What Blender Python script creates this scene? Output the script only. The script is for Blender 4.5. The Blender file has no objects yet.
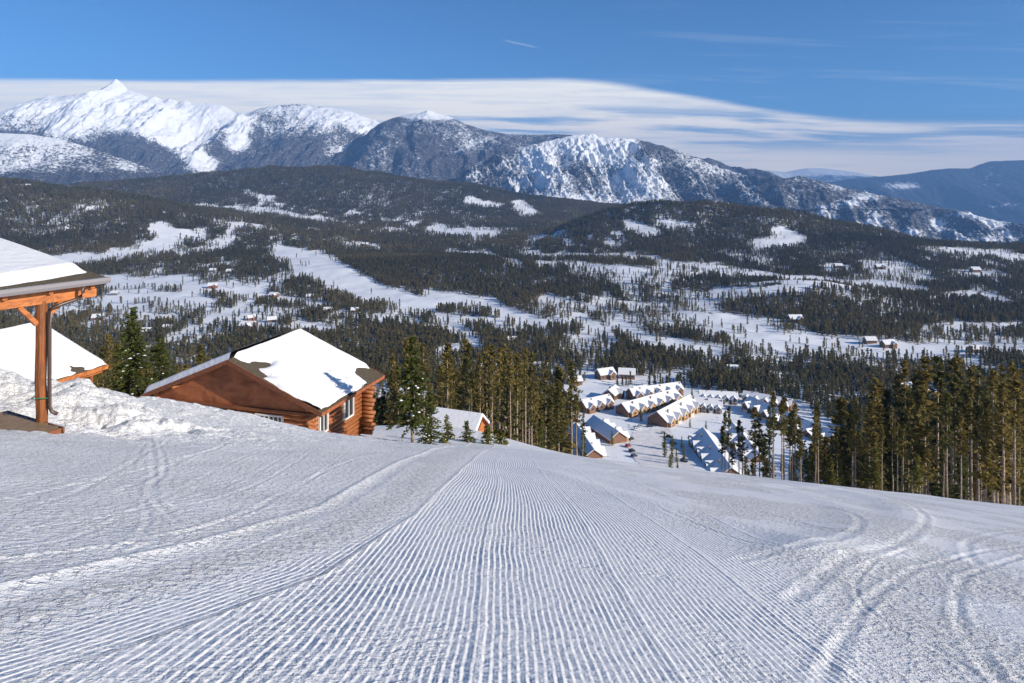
import bpy, math, random
import numpy as np
from mathutils import Vector

random.seed(7)
RNG = np.random.default_rng(11)
R = math.radians
SC = bpy.context.scene
COL = SC.collection

# ------------------------------------------------------------------ camera
F, HOR = 700.0, 180.0            # focal length in pixels, row of the eye-level line
cam_d = bpy.data.cameras.new("camera")
cam = bpy.data.objects.new("camera", cam_d)
COL.objects.link(cam)
cam.location = (0, 0, 0)
cam.rotation_euler = (R(90), 0, 0)
cam_d.sensor_width = 36
cam_d.lens = 36 * F / 1024
cam_d.shift_y = -(341.5 - HOR) / 1024
cam_d.clip_start = 0.1
cam_d.clip_end = 90000
SC.camera = cam

# ------------------------------------------------------------------ light
SUN_EL = R(24)
saz = Vector((0.88, -0.48)).normalized()
S = Vector((saz.x * math.cos(SUN_EL), saz.y * math.cos(SUN_EL), math.sin(SUN_EL)))
sd = bpy.data.lights.new("sun", 'SUN')
sd.energy = 5.0
sd.angle = R(0.6)
sd.color = (1.0, 0.915, 0.79)
so = bpy.data.objects.new("sun", sd)
so.rotation_euler = (-S).to_track_quat('-Z', 'Y').to_euler()
so.location = (60, -20, 60)
COL.objects.link(so)

SC.view_settings.view_transform = 'Standard'
SC.view_settings.look = 'None'
SC.view_settings.gamma = 1
SC.view_settings.exposure = 0.30
SC.cycles.volume_bounces = 0
SC.cycles.max_bounces = 4
SC.cycles.diffuse_bounces = 2
SC.cycles.glossy_bounces = 1
SC.cycles.use_denoising = True

W = bpy.data.worlds.new("World")
SC.world = W
W.use_nodes = True
wt = W.node_tree
wt.nodes.clear()


class NT:
    """small helper for node trees"""
    def __init__(s, t): s.t = t
    def n(s, typ, **kw):
        nd = s.t.nodes.new(typ)
        for k, v in kw.items(): setattr(nd, k, v)
        return nd
    def l(s, a, b): s.t.links.new(a, b)
    def put(s, v, sock):
        if hasattr(v, 'links') or hasattr(v, 'is_linked'): s.l(v, sock)
        else: sock.default_value = v
    def m(s, op, a, b=None, c=None, clamp=False):
        nd = s.n('ShaderNodeMath', operation=op, use_clamp=clamp)
        s.put(a, nd.inputs[0])
        if b is not None: s.put(b, nd.inputs[1])
        if c is not None: s.put(c, nd.inputs[2])
        return nd.outputs[0]
    def ramp(s, v, a, b, lo=0.0, hi=1.0):
        nd = s.n('ShaderNodeMapRange', interpolation_type='SMOOTHSTEP')
        s.put(v, nd.inputs[0])
        for i, q in enumerate((a, b, lo, hi)): s.put(q, nd.inputs[1 + i])
        return nd.outputs[0]
    def mix(s, f, a, b):
        nd = s.n('ShaderNodeMix', data_type='RGBA')
        s.put(f, nd.inputs[0]); s.put(a, nd.inputs[6]); s.put(b, nd.inputs[7])
        return nd.outputs[2]
    def noise(s, vec, scale, detail=3, rough=0.5, dist=0.0):
        nd = s.n('ShaderNodeTexNoise')
        if vec is not None: s.l(vec, nd.inputs['Vector'])
        nd.inputs['Scale'].default_value = scale
        nd.inputs['Detail'].default_value = detail
        nd.inputs['Roughness'].default_value = rough
        nd.inputs['Distortion'].default_value = dist
        return nd.outputs[0]
    def comb(s, x, y, z):
        nd = s.n('ShaderNodeCombineXYZ')
        s.put(x, nd.inputs[0]); s.put(y, nd.inputs[1]); s.put(z, nd.inputs[2])
        return nd.outputs[0]
    def attr(s, name):
        return s.n('ShaderNodeAttribute', attribute_name=name).outputs['Fac']


k = NT(wt)
sky = k.n('ShaderNodeTexSky')
sky.sky_type = 'NISHITA'
sky.sun_disc = False
sky.sun_elevation = SUN_EL
sky.sun_rotation = math.atan2(S.x, S.y)
sky.altitude = 2600
sky.air_density = 1.0
sky.dust_density = 0.0
sky.ozone_density = 3.0
tc = k.n('ShaderNodeTexCoord')
sp = k.n('ShaderNodeSeparateXYZ')
k.l(tc.outputs['Generated'], sp.inputs[0])
X, Y, Z = sp.outputs
el = k.m('DIVIDE', Z, k.m('MAXIMUM', Y, 0.05))            # tangent of the elevation
az = k.m('ARCTAN2', X, Y)                                   # bearing
sv = k.comb(k.m('MULTIPLY', az, 2.6), k.m('MULTIPLY', k.m('ADD', el, k.m('MULTIPLY', az, 0.03)), 42.0), 0.0)
n1 = k.noise(sv, 1.3, 5, 0.55, 0.3)
sv2 = k.comb(k.m('MULTIPLY', az, 5.0), k.m('MULTIPLY', el, 90.0), 4.0)
n2 = k.noise(sv2, 1.4, 4, 0.6, 0.4)
# main cloud deck: its top edge sinks from left to right
top = k.m('ADD', k.ramp(az, 0.05, 0.52, 0.146, 0.086), k.m('MULTIPLY', k.m('SUBTRACT', n1, 0.5), 0.012))
deck = k.ramp(k.m('SUBTRACT', top, el), -0.002, 0.010)
gap = k.m('MULTIPLY', k.ramp(n1, 0.44, 0.60), k.ramp(az, -0.35, 0.05))
gapw = k.m('MULTIPLY', k.ramp(el, 0.030, 0.062), k.ramp(el, 0.118, 0.088))
deck = k.m('MULTIPLY', deck, k.m('SUBTRACT', 1.0, k.m('MULTIPLY', k.m('MULTIPLY', gap, gapw), 0.85)))
deck = k.m('MULTIPLY', deck, k.ramp(n2, 0.28, 0.60, 0.74, 1.0))
# thin streaks above the deck towards the right
st = k.m('MULTIPLY', k.ramp(n1, 0.50, 0.75), k.m('MULTIPLY', k.ramp(az, 0.05, 0.35), k.m('MULTIPLY', k.ramp(el, 0.05, 0.08), k.ramp(el, 0.30, 0.08))))
cl = k.m('ADD', deck, k.m('MULTIPLY', st, 0.28), clamp=True)
# short contrail
ctr = k.m('ABSOLUTE', k.m('SUBTRACT', el, k.m('ADD', 0.1945, k.m('MULTIPLY', k.m('SUBTRACT', az, 0.012), -0.22))))
ctr = k.m('MULTIPLY', k.ramp(ctr, 0.0022, 0.0004), k.m('MULTIPLY', k.ramp(az, -0.018, 0.0), k.ramp(az, 0.042, 0.024)))
cl = k.m('ADD', cl, k.m('MULTIPLY', ctr, 0.15), clamp=True)
skyc = k.n('ShaderNodeMix', data_type='RGBA', blend_type='MULTIPLY')
skyc.inputs[0].default_value = 1.0
k.l(sky.outputs[0], skyc.inputs[6])
skyc.inputs[7].default_value = (0.44, 0.82, 1.12, 1)
skyo = skyc.outputs[2]
cloudcol = k.mix(k.ramp(el, 0.02, 0.15), (18.5, 15.6, 11.6, 1), (12.4, 11.9, 10.6, 1))
fin = k.mix(k.m('MULTIPLY', cl, 0.93), skyo, cloudcol)
bg = k.n('ShaderNodeBackground')
k.l(fin, bg.inputs[0])
bg.inputs[1].default_value = 0.088
wo = k.n('ShaderNodeOutputWorld')
k.l(bg.outputs[0], wo.inputs[0])

# ------------------------------------------------------------------ helpers
_T = np.random.default_rng(3).random((256, 256))


def vn(x, y, seed=0):
    x = np.asarray(x, float) + seed * 17.31; y = np.asarray(y, float) + seed * 9.17
    xi = np.floor(x).astype(int); yi = np.floor(y).astype(int)
    fx = x - xi; fy = y - yi
    fx = fx * fx * (3 - 2 * fx); fy = fy * fy * (3 - 2 * fy)
    a = _T[xi & 255, yi & 255]; b = _T[(xi + 1) & 255, yi & 255]
    c = _T[xi & 255, (yi + 1) & 255]; d = _T[(xi + 1) & 255, (yi + 1) & 255]
    return (a * (1 - fx) + b * fx) * (1 - fy) + (c * (1 - fx) + d * fx) * fy


def fbm(x, y, octv=4, seed=0, gain=0.5):
    s = 0; a = 1.0; t = 0
    for i in range(octv):
        s = s + a * vn(x, y, seed + i); t += a
        x = x * 2.03; y = y * 2.03; a *= gain
    return s / t


def ss(a, b, x):
    t = np.clip((np.asarray(x, float) - a) / (b - a), 0, 1)
    return t * t * (3 - 2 * t)


def pchip(xs, ys):
    xs = np.array(xs, float); ys = np.array(ys, float)
    h = np.diff(xs); d = np.diff(ys) / h
    m = np.zeros_like(xs); m[0] = d[0]; m[-1] = d[-1]
    for i in range(1, len(xs) - 1):
        m[i] = 0 if d[i - 1] * d[i] <= 0 else 2 / (1 / d[i - 1] + 1 / d[i])
    def f(x):
        x = np.clip(x, xs[0], xs[-1])
        i = np.clip(np.searchsorted(xs, x) - 1, 0, len(h) - 1)
        t = (x - xs[i]) / h[i]
        return ((2*t**3 - 3*t**2 + 1) * ys[i] + (t**3 - 2*t**2 + t) * h[i] * m[i]
                + (-2*t**3 + 3*t**2) * ys[i+1] + (t**3 - t**2) * h[i] * m[i+1])
    return f


EYE, SA, SB, SX = 1.7, 0.312, 0.0008, 0.11
_far = pchip([100, 150, 200, 300, 400, 450, 550, 650, 900, 1300, 2000, 2800, 3500, 4500, 6500],
             [-40.9, -64, -88, -134, -173, -187, -195, -200, -213, -222, -226, -224, -215, -200, -190])


def gauss(x, y, cx, cy, rx, ry):
    return np.exp(-0.5 * (((x - cx) / rx) ** 2 + ((y - cy) / ry) ** 2))


BANK = [(-19.5, 20.5, 1.3), (-16.5, 21.5, 1.15), (-14.0, 22.5, 0.95), (-13.0, 25.5, 0.78), (-12.6, 29, 0.62), (-12.6, 33, 0.32)]


def G(x, y):
    """ground height; x right, y forward, camera eye at 0"""
    x = np.asarray(x, float); y = np.asarray(y, float)
    near = -EYE - SA * y - SB * y * np.abs(y)
    far = _far(np.maximum(y, 100))
    z = np.where(y < 100, near, far)
    r = np.hypot(x, y)
    z = z - SX * x * (1 - ss(60, 420, r))
    bk = 0
    for bx, by, bh in BANK:
        bk = np.maximum(bk, bh * gauss(x, y, bx, by, 2.1, 2.6))
    z = z + bk
    # a shelf the cabin stands on and the dip beyond it
    z = z + 1.7 * gauss(x, y, -5.5, 63, 6, 7) - 0.45 * gauss(x, y, -8.5, 42, 3.5, 5)
    z = z - 0.22 * gauss(x, y, -13.0, 17.0, 2.2, 1.6)
    v = ss(250, 700, y)
    v = v * (1 - gauss(x, y, 95, 520, 90, 90))
    z = z + v * 7 * (fbm(x / 260, y / 260, 4, 5) - 0.5) * 2
    z = z + v * 2.5 * (fbm(x / 60, y / 60, 3, 9) - 0.5) * 2
    z = z + 225 * gauss(x, y, -2080, 2600, 700, 450) * (0.8 + 0.4 * fbm(x / 500, y / 500, 4, 21))
    w = np.where(x < -1100, 1500, 900); by = np.where(y < 4200, 440, 650)
    z = z + 270 * np.exp(-0.5 * (((x + 1100) / w) ** 2 + ((y - 4200) / by) ** 2)) * (0.74 + 0.5 * fbm(x / 330, y / 330, 5, 31))
    z = z + 132 * np.exp(-0.5 * (np.abs((x - 690) / 430) ** 3.4 + ((y - 2450) / 250) ** 2)) * (0.72 + 0.55 * fbm(x / 240, y / 240, 4, 41))
    z = z + 38 * gauss(x, y, 545, 1260, 105, 80)
    z = z + 26 * gauss(x, y, -200, 1720, 330, 150)
    z = z + 30 * gauss(x, y, 300, 1500, 200, 120)
    z = z - 460 * ss(0.28, 0.50, x / np.maximum(y, 1)) * ss(2250, 3700, y)
    z = z + 10 * gauss(x, y, 1650, 2300, 600, 160)
    z = z + 30 * gauss(x, y, 1250, 1950, 330, 120)
    return z


def pix(px, py, lo=2.5, hi=6000):
    """first ground point seen along a picture direction"""
    px = np.atleast_1d(np.asarray(px, float)); py = np.atleast_1d(np.asarray(py, float))
    Yv = np.exp(np.linspace(math.log(lo), math.log(hi), 2600))
    out = []
    for a, b in zip(px, py):
        dx = (a - 512) / F; dz = -(b - HOR) / F
        g = G(dx * Yv, Yv) - dz * Yv
        i = np.argmax(g > 0)
        if g[i] <= 0: i = len(Yv) - 1
        if i > 0 and g[i] > 0:
            t = -g[i-1] / (g[i] - g[i-1]); yy = Yv[i-1] + t * (Yv[i] - Yv[i-1])
        else: yy = Yv[i]
        out.append((dx * yy, yy))
    return np.array(out)


def P3(px, py, Yd):
    return Vector(((px - 512) / F * Yd, Yd, -(py - HOR) / F * Yd))


def np_mesh(name, verts, faces, mats, smooth=True, parent=None, attrs=None, midx=None):
    """faces: (n,3) or (n,4) array"""
    verts = np.ascontiguousarray(verts, dtype=np.float32); faces = np.ascontiguousarray(faces, dtype=np.int32)
    me = bpy.data.meshes.new(name)
    nf, kk = faces.shape
    me.vertices.add(len(verts)); me.vertices.foreach_set('co', verts.ravel())
    me.loops.add(nf * kk); me.loops.foreach_set('vertex_index', faces.ravel())
    me.polygons.add(nf)
    me.polygons.foreach_set('loop_start', np.arange(0, nf * kk, kk, dtype=np.int32))
    me.polygons.foreach_set('loop_total', np.full(nf, kk, dtype=np.int32))
    me.polygons.foreach_set('use_smooth', np.full(nf, smooth, dtype=bool))
    if not isinstance(mats, (list, tuple)): mats = [mats]
    for m_ in mats: me.materials.append(m_)
    if midx is not None: me.polygons.foreach_set('material_index', np.asarray(midx, dtype=np.int32))
    for an, av in (attrs or {}).items():
        a = me.attributes.new(an, 'FLOAT', 'POINT'); a.data.foreach_set('value', np.ascontiguousarray(av, dtype=np.float32).ravel())
    me.update(calc_edges=True); me.validate()
    return me


def link(name, me, parent=None, loc=None):
    o = bpy.data.objects.new(name, me)
    COL.objects.link(o)
    if loc is not None: o.location = loc
    if parent is not None: o.parent = parent
    return o


def grid_faces(nu, nv):
    i = np.arange(nu * nv).reshape(nu, nv)
    return np.stack([i[:-1, :-1], i[1:, :-1], i[1:, 1:], i[:-1, 1:]], -1).reshape(-1, 4)


class MB:
    """collects shapes into one mesh"""
    def __init__(s): s.v = []; s.f = []; s.mi = []; s.cur = 0
    def add(s, vs, fs):
        b = len(s.v); s.v += [tuple(q) for q in vs]
        for f in fs: s.f.append([b + i for i in f]); s.mi.append(s.cur)
    def hexa(s, c):
        s.add(c, [(0, 3, 2, 1), (4, 5, 6, 7), (0, 1, 5, 4), (1, 2, 6, 5), (2, 3, 7, 6), (3, 0, 4, 7)])
    def box(s, x0, y0, z0, x1, y1, z1):
        s.hexa([(x0, y0, z0), (x1, y0, z0), (x1, y1, z0), (x0, y1, z0), (x0, y0, z1), (x1, y0, z1), (x1, y1, z1), (x0, y1, z1)])
    def bar(s, a, b, w, h, up=(0, 0, 1)):
        a = Vector(a); b = Vector(b); d = (b - a).normalized(); u = Vector(up)
        r = d.cross(u).normalized() * (w / 2); u2 = r.cross(d).normalized() * (h / 2)
        s.hexa([a - r - u2, a + r - u2, b + r - u2, b - r - u2, a - r + u2, a + r + u2, b + r + u2, b - r + u2])
    def tube(s, pts, r, n=10, r2=None):
        pts = [Vector(p) for p in pts]; rings = []
        N = len(pts)
        for i, p in enumerate(pts):
            d = (pts[min(i + 1, N - 1)] - pts[max(i - 1, 0)]).normalized()
            u = Vector((0, 0, 1)) if abs(d.z) < 0.9 else Vector((1, 0, 0))
            a = d.cross(u).normalized(); b = d.cross(a).normalized()
            rr = r if r2 is None else r + (r2 - r) * i / (N - 1)
            rings.append([p + (a * math.cos(q) + b * math.sin(q)) * rr for q in [2 * math.pi * j / n for j in range(n)]])
        vs = [q for g in rings for q in g]; fs = []
        for i in range(N - 1):
            for j in range(n):
                fs.append((i*n + j, i*n + (j+1) % n, (i+1)*n + (j+1) % n, (i+1)*n + j))
        fs.append(tuple(range(n - 1, -1, -1))); fs.append(tuple((N-1)*n + j for j in range(n)))
        s.add(vs, fs)
    def mesh(s, name, mats, smooth=False):
        me = bpy.data.meshes.new(name); me.from_pydata(s.v, [], s.f)
        if not isinstance(mats, (list, tuple)): mats = [mats]
        for m_ in mats: me.materials.append(m_)
        for p, m_ in zip(me.polygons, s.mi): p.material_index = m_; p.use_smooth = smooth
        me.update(); return me
    def build(s, name, mats, parent=None, smooth=False, bevel=0):
        o = link(name, s.mesh(name, mats, smooth), parent)
        if bevel:
            b = o.modifiers.new('bevel', 'BEVEL'); b.width = bevel; b.segments = 2; b.limit_method = 'ANGLE'
        return o


def tag(o, label=None, cat=None, group=None, kind=None):
    if label: o['label'] = label
    if cat: o['category'] = cat
    if group: o['group'] = group
    if kind: o['kind'] = kind
    return o


def empty(name, loc, rz=0):
    o = bpy.data.objects.new(name, None); COL.objects.link(o)
    o.location = loc; o.rotation_euler = (0, 0, rz); o.empty_display_size = 0.3
    return o


def copy_tree(o, parent=None):
    c = o.copy(); COL.objects.link(c)
    if parent is not None: c.parent = parent
    for ch in list(o.children): copy_tree(ch, c)
    return c


# ------------------------------------------------------------------ materials
def mat(name, col=None, rough=0.8, spec=0.3, metal=0.0):
    m_ = bpy.data.materials.new(name); m_.use_nodes = True
    b = m_.node_tree.nodes['Principled BSDF']
    b.inputs['Roughness'].default_value = rough
    b.inputs['Specular IOR Level'].default_value = spec
    b.inputs['Metallic'].default_value = metal
    if col: b.inputs['Base Color'].default_value = (*col, 1)
    return m_, NT(m_.node_tree), b


def obco(t): return t.n('ShaderNodeTexCoord').outputs['Object']
def wpos(t): return t.n('ShaderNodeNewGeometry').outputs['Position']


def bumpit(t, b, height, dist=1.0, strength=1.0):
    bp = t.n('ShaderNodeBump'); bp.inputs['Strength'].default_value = strength
    bp.inputs['Distance'].default_value = dist
    t.put(height, bp.inputs['Height']); t.l(bp.outputs[0], b.inputs['Normal'])


SNOWC = (0.85, 0.87, 0.90, 1)
GS = 0.060        # spacing of the groomed ridges, metres

M_slope, t, b = mat('groomed_snow', rough=0.55, spec=0.25)
pos = wpos(t)
cu = t.attr('cu'); cm = t.attr('cm'); rg = t.attr('rough')
wob = t.m('MULTIPLY', t.m('SUBTRACT', t.noise(pos, 1.7, 2), 0.5), 0.035)
ph = t.m('MULTIPLY', t.m('ADD', cu, wob), 2 * math.pi / GS)
cor = t.m('SINE', ph)
cor = t.m('ADD', cor, t.m('MULTIPLY', t.m('SINE', t.m('MULTIPLY', ph, 2.0)), 0.25))
brk = t.ramp(t.noise(pos, 9, 4, 0.65), 0.42, 0.60, 1.0, 0.35)
amp = t.m('MULTIPLY', t.m('MULTIPLY', cm, brk), 0.0060)
nf = t.noise(pos, 42, 4, 0.6)
nc = t.noise(pos, 11, 4, 0.65)
chunk = t.ramp(nc, 0.42, 0.66)
h = t.m('MULTIPLY', cor, amp)
h = t.m('ADD', h, t.m('MULTIPLY', nf, 0.0045))
h = t.m('ADD', h, t.m('MULTIPLY', t.m('MULTIPLY', nc, nc), 0.009))
h = t.m('ADD', h, t.m('MULTIPLY', t.m('MULTIPLY', chunk, rg), 0.042))
h = t.m('ADD', h, t.m('MULTIPLY', t.m('MULTIPLY', t.noise(pos, 30, 3, 0.7), rg), 0.018))
bumpit(t, b, h)
cc = t.mix(t.noise(pos, 0.7, 3), (0.77, 0.765, 0.765, 1), (0.85, 0.845, 0.84, 1))
t.l(cc, b.inputs['Base Color'])

M_snow, t, b = mat('packed_snow', rough=0.6, spec=0.2)
pos = wpos(t)
b.inputs['Base Color'].default_value = SNOWC
bumpit(t, b, t.m('ADD', t.m('MULTIPLY', t.noise(pos, 6, 4), 0.03), t.m('MULTIPLY', t.noise(pos, 1.2, 3), 0.12)), 1.0, 0.7)

M_roofsnow, t, b = mat('roof_snow', rough=0.6, spec=0.2)
b.inputs['Base Color'].default_value = (0.78, 0.78, 0.80, 1)
bumpit(t, b, t.m('ADD', t.m('MULTIPLY', t.noise(wpos(t), 3.2, 4), 0.05), t.m('MULTIPLY', t.noise(wpos(t), 30, 2), 0.004)), 1.0, 0.8)


def terrain_mat(name, sc1, sc2, dark, snow=SNOWC, bump=6.0, warm=None, soft=0.05, speck=0.5):
    m_, t, b = mat(name, rough=0.85, spec=0.1)
    pos = wpos(t)
    d = t.attr('dens')
    n = t.m('ADD', t.m('MULTIPLY', t.noise(pos, sc1, 5, 0.72), 0.35), t.m('MULTIPLY', t.noise(pos, sc2, 4, 0.8), 0.65))
    # dens 0..1 -> threshold over the noise's useful range
    th = t.m('ADD', 0.66, t.m('MULTIPLY', d, -0.30))
    f = t.ramp(t.m('SUBTRACT', n, th), -soft, soft)
    dk = t.mix(t.noise(pos, sc1 * 2.0, 2), dark, warm or dark)
    dk = t.mix(t.ramp(t.noise(pos, sc2 * 1.3, 3, 0.8), 0.50, 0.68, 0.0, speck), dk, (0.55, 0.56, 0.60, 1))
    t.l(t.mix(f, snow, dk), b.inputs['Base Color'])
    bumpit(t, b, t.m('ADD', t.m('MULTIPLY', t.noise(pos, sc1, 5, 0.6), bump), t.m('MULTIPLY', f, bump * 0.25)), 1.0, 0.75)
    return m_


M_valley = terrain_mat('valley_snow_and_brush', 0.03, 0.12, (0.030, 0.036, 0.026, 1), bump=1.2, warm=(0.085, 0.068, 0.042, 1), speck=0.25)
M_mount = terrain_mat('mountain_snow_and_forest', 0.006, 0.040, (0.040, 0.043, 0.050, 1), bump=34.0, warm=(0.060, 0.055, 0.062, 1), speck=0.42)
M_farm = terrain_mat('far_mountain', 0.0016, 0.014, (0.022, 0.032, 0.050, 1), bump=40.0, speck=0.15)


def leaf_mat(name, c1, c2, sc=0.6):
    m_, t, b = mat(name, rough=0.75, spec=0.15)
    info = t.n('ShaderNodeObjectInfo')
    n = t.noise(obco(t), sc, 3, 0.6)
    stand = t.noise(wpos(t), 0.0028 if sc < 0.5 else 0.03, 3)
    f = t.m('ADD', t.m('MULTIPLY', n, 0.4), t.m('MULTIPLY', t.m('SUBTRACT', info.outputs['Random'], 0.4), 0.6))
    f = t.m('ADD', f, t.m('MULTIPLY', t.m('SUBTRACT', stand, 0.42), 1.6), clamp=True)
    c_ = t.mix(f, c1, c2)
    t.l(c_, b.inputs['Base Color'])
    tr = t.n('ShaderNodeBsdfTranslucent'); t.l(c_, tr.inputs[0])
    mx = t.n('ShaderNodeMixShader'); mx.inputs[0].default_value = 0.35
    t.l(b.outputs[0], mx.inputs[1]); t.l(tr.outputs[0], mx.inputs[2])
    t.l(mx.outputs[0], m_.node_tree.nodes['Material Output'].inputs[0])
    return m_


M_pine = leaf_mat('pine_needles', (0.070, 0.075, 0.024, 1), (0.26, 0.185, 0.050, 1))
M_fir = leaf_mat('fir_needles', (0.085, 0.100, 0.026, 1), (0.25, 0.215, 0.050, 1), 1.5)
M_twig = leaf_mat('bare_twigs', (0.12, 0.085, 0.055, 1), (0.20, 0.14, 0.09, 1), 1.5)
M_far = leaf_mat('far_needles', (0.085, 0.084, 0.032, 1), (0.29, 0.22, 0.085, 1), 0.2)

M_bark, t, b = mat('pine_bark', rough=0.9, spec=0.1)
n = t.noise(obco(t), 4, 4, 0.7)
t.l(t.mix(t.ramp(n, 0.35, 0.65), (0.17, 0.12, 0.085, 1), (0.42, 0.33, 0.25, 1)), b.inputs['Base Color'])
bumpit(t, b, n, 0.03)


def wood(name, c1, c2, vecscale=(1, 1, 1), rough=0.55, sc=3.0):
    m_, t, b = mat(name, rough=rough, spec=0.35)
    mp = t.n('ShaderNodeMapping'); mp.inputs['Scale'].default_value = vecscale
    t.l(obco(t), mp.inputs[0])
    n = t.noise(mp.outputs[0], sc, 5, 0.65, 0.6)
    t.l(t.mix(t.ramp(n, 0.30, 0.70), c1, c2), b.inputs['Base Color'])
    bumpit(t, b, n, 0.01)
    return m_


M_log = wood('log_wood', (0.20, 0.065, 0.022, 1), (0.46, 0.17, 0.060, 1), (1.0, 1.0, 5.0))
M_logend = wood('log_end_wood', (0.30, 0.12, 0.04, 1), (0.58, 0.26, 0.10, 1), (2, 2, 2))
M_gable = wood('gable_board', (0.19, 0.056, 0.022, 1), (0.42, 0.14, 0.055, 1), (0.35, 2.0, 0.6), sc=2.2)
M_fascia = wood('dark_trim_wood', (0.13, 0.045, 0.022, 1), (0.24, 0.085, 0.035, 1), (1, 1, 3))
M_beam = wood('orange_beam_wood', (0.27, 0.085, 0.026, 1), (0.56, 0.19, 0.055, 1), (2.0, 2.0, 4.0), sc=1.6)
M_post = wood('post_wood', (0.10, 0.036, 0.014, 1), (0.32, 0.105, 0.030, 1), (7, 7, 0.7), sc=1.6)
M_deck = wood('deck_boards', (0.16, 0.11, 0.065, 1), (0.32, 0.22, 0.13, 1), (1, 6, 1))
M_shing, t, b = mat('brown_shingles', rough=0.9, spec=0.15)
br = t.n('ShaderNodeTexBrick')
br.inputs['Color1'].default_value = (0.155, 0.125, 0.085, 1); br.inputs['Color2'].default_value = (0.115, 0.092, 0.066, 1)
br.inputs['Mortar'].default_value = (0.05, 0.042, 0.035, 1); br.inputs['Scale'].default_value = 3.5
br.inputs['Mortar Size'].default_value = 0.03
t.l(obco(t), br.inputs[0]); t.l(br.outputs[0], b.inputs['Base Color'])
bumpit(t, b, br.outputs[1], -0.02)
M_gut, _, _ = mat('grey_gutter_metal', (0.26, 0.24, 0.25), 0.4, 0.5, 0.2)
M_pipe, _, _ = mat('dark_pipe_metal', (0.085, 0.055, 0.045), 0.4, 0.5, 0.2)
M_wht, _, _ = mat('white_frame_paint', (0.72, 0.70, 0.66), 0.5)
M_glass, _, _ = mat('window_glass', (0.030, 0.036, 0.045), 0.08, 0.8)
M_green, _, _ = mat('green_cord', (0.03, 0.20, 0.10), 0.6)
M_gold = wood('honey_siding', (0.34, 0.20, 0.085, 1), (0.52, 0.32, 0.135, 1), (0.3, 0.3, 0.3), 0.7, 1.0)
M_brown = wood('brown_siding', (0.16, 0.085, 0.05, 1), (0.25, 0.13, 0.075, 1), (0.3, 0.3, 0.3), 0.7, 1.0)
M_red = wood('red_siding', (0.22, 0.085, 0.05, 1), (0.32, 0.13, 0.075, 1), (0.3, 0.3, 0.3), 0.7, 1.0)
M_grey = wood('grey_siding', (0.20, 0.20, 0.21, 1), (0.30, 0.30, 0.31, 1), (0.3, 0.3, 0.3), 0.7, 1.0)
M_cream, _, _ = mat('pale_garage_door', (0.70, 0.66, 0.58), 0.6)
M_stone, _, _ = mat('chimney_stone', (0.22, 0.19, 0.17), 0.9)
M_tyre, _, _ = mat('tyre_rubber', (0.02, 0.02, 0.02), 0.8)
CARP = [mat('car_paint_' + n_, c_, 0.3, 0.5)[0] for n_, c_ in
        (('black', (0.015, 0.015, 0.018)), ('red', (0.30, 0.03, 0.025)), ('dark_blue', (0.02, 0.035, 0.08)), ('silver', (0.45, 0.46, 0.48)), ('white', (0.75, 0.75, 0.75)))]
M_road, t, b = mat('packed_road_snow', rough=0.7, spec=0.2)
t.l(t.mix(t.ramp(t.noise(wpos(t), 0.25, 4), 0.35, 0.65), (0.74, 0.70, 0.68, 1), (0.84, 0.82, 0.81, 1)), b.inputs['Base Color'])

# ------------------------------------------------------------------ ground
ANG = np.radians(np.linspace(-56, 56, 1350))
R0, R1 = 1.6, 75.0


def line_y(pts):
    """picture polyline -> world polyline, as x(y)"""
    w = pix([p[0] for p in pts], [p[1] for p in pts])
    o = np.argsort(w[:, 1]); return w[o, 1], w[o, 0]


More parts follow.
